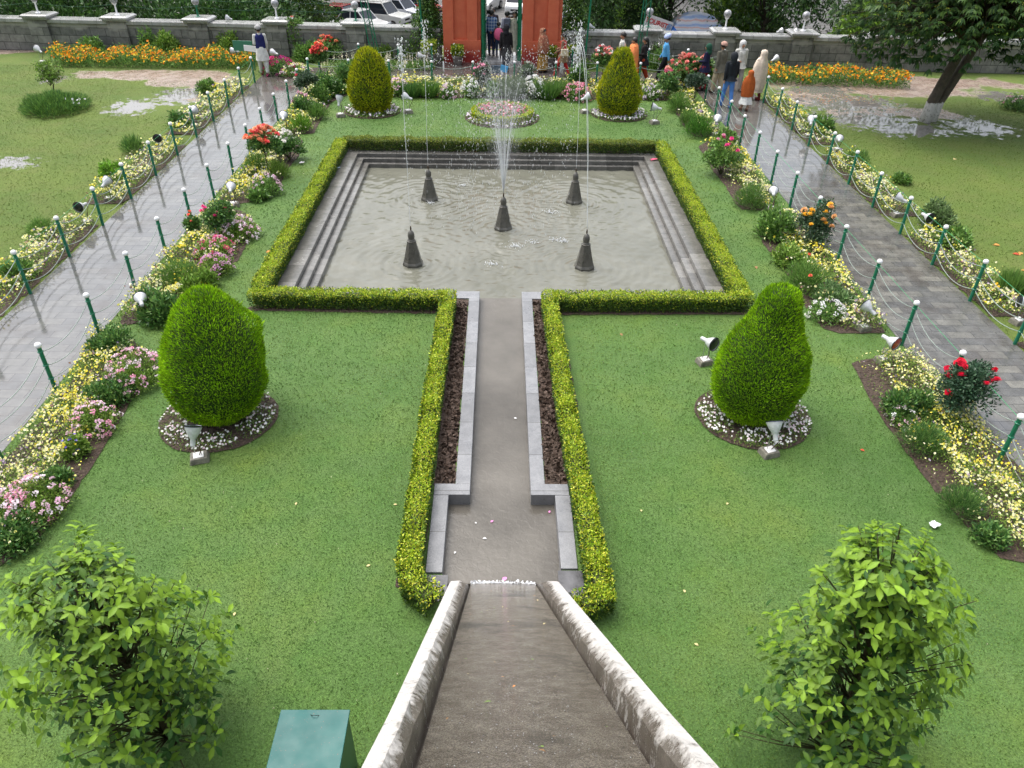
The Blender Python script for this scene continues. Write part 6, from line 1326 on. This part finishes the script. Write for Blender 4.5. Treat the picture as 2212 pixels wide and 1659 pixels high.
# parked vehicles
mtyre = mat('tyre', color=(.015, .015, .016), rough=.8); mrim = mat('rim', color=(.35, .35, .36), rough=.3, metal=.8); mglass = mat('car_glass', color=(.02, .025, .035), rough=.05); mlamp = mat('lamp_glass', color=(.6, .62, .65), rough=.1)
def car(px, py, yaw, kind, paint, label, dist=None):
    x, y = G2(px, py, ZP+.7); root = empty('parked_car', (x, y, ZP+.0), rad(yaw), label, 'car' if kind != 'van' else 'van', 'cars parked outside the garden')
    mp_ = mat('paint_%d_%d_%d' % tuple(int(q*100) for q in paint), color=paint, rough=.18, coat=.6, var=.05)
    L, W, hb, hr = {'suv': (4.3, 1.72, 1.02, 1.72), 'hatch': (3.9, 1.66, .92, 1.48), 'van': (4.6, 1.75, 1.15, 2.0), 'wagon': (4.1, 1.62, 1.0, 1.78)}[kind]
    prof = {'hatch': [(-.5, .30), (-.5, .80), (-.47, .90), (.14, .93), (.40, .80), (.49, .62), (.5, .34), (.46, .25), (-.46, .25)], 'suv': [(-.5, .38), (-.5, .92), (-.48, 1.02), (.22, 1.04), (.46, .96), (.5, .85), (.5, .42), (.46, .33), (-.46, .33)], 'wagon': [(-.5, .36), (-.5, .92), (-.48, 1.0), (.22, 1.02), (.47, .94), (.5, .85), (.5, .42), (.46, .33), (-.46, .33)], 'van': [(-.5, .36), (-.5, 1.05), (-.48, 1.15), (.40, 1.16), (.49, .98), (.5, .8), (.5, .42), (.46, .32), (-.46, .32)]}[kind]
    bm = bm_new(); A = [[bm.verts.new((u*L, s*W/2*(1 if .4 < z < .9 else .96), z)) for u, z in prof] for s in (-1, 1)]; n = len(prof)
    for i in range(n): bm.faces.new((A[0][i], A[0][(i+1) % n], A[1][(i+1) % n], A[1][i]))
    bm.faces.new(A[0][::-1]); bm.faces.new(A[1]); body = done('body', bm, mp_, root, bevel=.07)
    rf = {'hatch': (-.47, .18, -.34, .02), 'suv': (-.485, .24, -.46, .10), 'wagon': (-.485, .22, -.46, .12), 'van': (-.49, .40, -.47, .24)}[kind]; z1, z2 = hb-.06, hr
    def gh(e, lo, hi, shrink=0): 
        bm = bm_new(); q = []
        for (a, b), z, w in (((rf[0], rf[1]), lo, W/2*.95), ((rf[2], rf[3]), hi, W/2*.80)): q.append([bm.verts.new(((a*L-e), -w-e, z)), bm.verts.new((b*L+e, -w-e, z)), bm.verts.new((b*L+e, w+e, z)), bm.verts.new((a*L-e, w+e, z))])
        for i in range(4): bm.faces.new((q[0][i], q[0][(i+1) % 4], q[1][(i+1) % 4], q[1][i]))
        bm.faces.new(q[0][::-1]); bm.faces.new(q[1]); return bm
    done('window', gh(0, z1, z2), mglass, root)
    bm = bm_new(); bx(bm, ((rf[2]+rf[3])/2*L, 0, hr+.012), ((rf[3]-rf[2])*L+.1, W*.84, .07)); done('roof', bm, mp_, root, bevel=.025)
    bm = bm_new()
    for s in (-1, 1):
        for a, b in ((rf[0], rf[2]), (rf[1], rf[3]), ((rf[0]+rf[1])/2-.02, (rf[2]+rf[3])/2)): rod(bm, (a*L, s*(W/2*.95+.005), z1), (b*L, s*(W/2*.80+.005), z2), .045, .04, 6)
    done('pillars', bm, mp_, root)
    for sx in (-.31, .31):
        for s in (-1, 1):
            bm = bm_new(); m3 = Matrix.Rotation(pi/2, 3, 'X'); lathe(bm, [(.20, -.09), (.30, -.10), (.33, -.07), (.33, .07), (.30, .10), (.20, .09)], 20, (sx*L, s*(W/2-.07), .33), m3); w3 = done('wheel', bm, mtyre, root)
            bm = bm_new(); lathe(bm, [(.19, -.105), (.21, -.10), (.21, .10), (.19, .105)], 14, (sx*L, s*(W/2-.07), .33), m3); done('rim', bm, mrim, w3)
    for s in (-1, 1): bm = bm_new(); bx(bm, (.488*L, s*W*.36, .74), (.10, .28, .15)); done('headlight', bm, mlamp, root, bevel=.02)
    bm = bm_new(); bx(bm, (.497*L, 0, .42), (.08, W*.8, .12)); bx(bm, (.494*L, 0, .68), (.06, W*.42, .13)); done('grille', bm, mtyre, root)
    if kind in ('suv', 'wagon'): bm = bm_new(); [rod(bm, (rf[2]*L, s*W*.34, hr+.09), (rf[3]*L, s*W*.34, hr+.09), .02) for s in (-1, 1)]; done('roof_rail', bm, mtyre, root)
    return root
car(826, 36, -22, 'suv', (.62, .62, .60), 'white estate with roof rails parked nose right, beyond the left wall')
car(786, 48, -28, 'hatch', (.68, .68, .68), 'white hatchback with sloping bonnet just behind the lattice mast')
car(690, 52, -12, 'wagon', (.45, .45, .42), 'pale grey boxy wagon behind the fifth wall pillar')
car(747, 36, -20, 'hatch', (.40, .02, .025), 'maroon car behind the pale grey wagon')
car(872, 22, -28, 'hatch', (.62, .64, .70), 'white car with blue stripe right of the estate')
car(905, 12, -30, 'hatch', (.42, .025, .02), 'red car farthest right in the left parking row')
car(848, 4, -22, 'hatch', (.6, .6, .6), 'white car at the top edge behind the estate')
car(1122, 12, -100, 'van', (.70, .70, .70), 'white van seen through the gate passage')
car(1052, 2, -110, 'hatch', (.6, .6, .6), 'white car at the top left of the gate passage')
car(1236, 50, -15, 'hatch', (.62, .63, .66), 'white car just right of the gatehouse')
car(1352, 36, 10, 'suv', (.05, .06, .07), 'dark vehicle under the tree left of the tourist banner')
# ------------------------------------------------------------------ overcast daylight
w = bpy.data.worlds.new('World'); sc.world = w; w.use_nodes = True; nt = w.node_tree
bg = nt.nodes['Background']; sky = nt.nodes.new('ShaderNodeTexSky'); sky.sky_type = 'NISHITA'; sky.sun_disc = False
SE, SA = 66, -50
sky.sun_elevation = rad(SE); sky.sun_rotation = rad(SA); sky.air_density = 1.2; sky.dust_density = 6.; sky.ozone_density = 1.
hs = nt.nodes.new('ShaderNodeHueSaturation'); hs.inputs['Saturation'].default_value = .42
nt.links.new(sky.outputs[0], hs.inputs['Color']); nt.links.new(hs.outputs[0], bg.inputs[0]); bg.inputs[1].default_value = .15
sl = bpy.data.lights.new('sun', 'SUN'); sl.energy = .6; sl.angle = rad(60); sl.color = (1, .97, .92)
so = bpy.data.objects.new('sun', sl); COL.objects.link(so)
az = rad(SA); sd = Vector((sin(az)*cos(rad(SE)), cos(az)*cos(rad(SE)), sin(rad(SE))))
so.rotation_euler = sd.to_track_quat('Z', 'Y').to_euler()
sc.view_settings.view_transform = 'Standard'; sc.view_settings.look = 'None'; sc.view_settings.gamma = 1; sc.view_settings.use_curve_mapping = False
sc.view_settings.exposure = 1.06
sc.cycles.max_bounces = 6; sc.cycles.diffuse_bounces = 3; sc.cycles.glossy_bounces = 3; sc.cycles.transparent_max_bounces = 12; sc.cycles.transmission_bounces = 3
sc.cycles.caustics_reflective = False; sc.cycles.caustics_refractive = False
sc.cycles.use_denoising = True
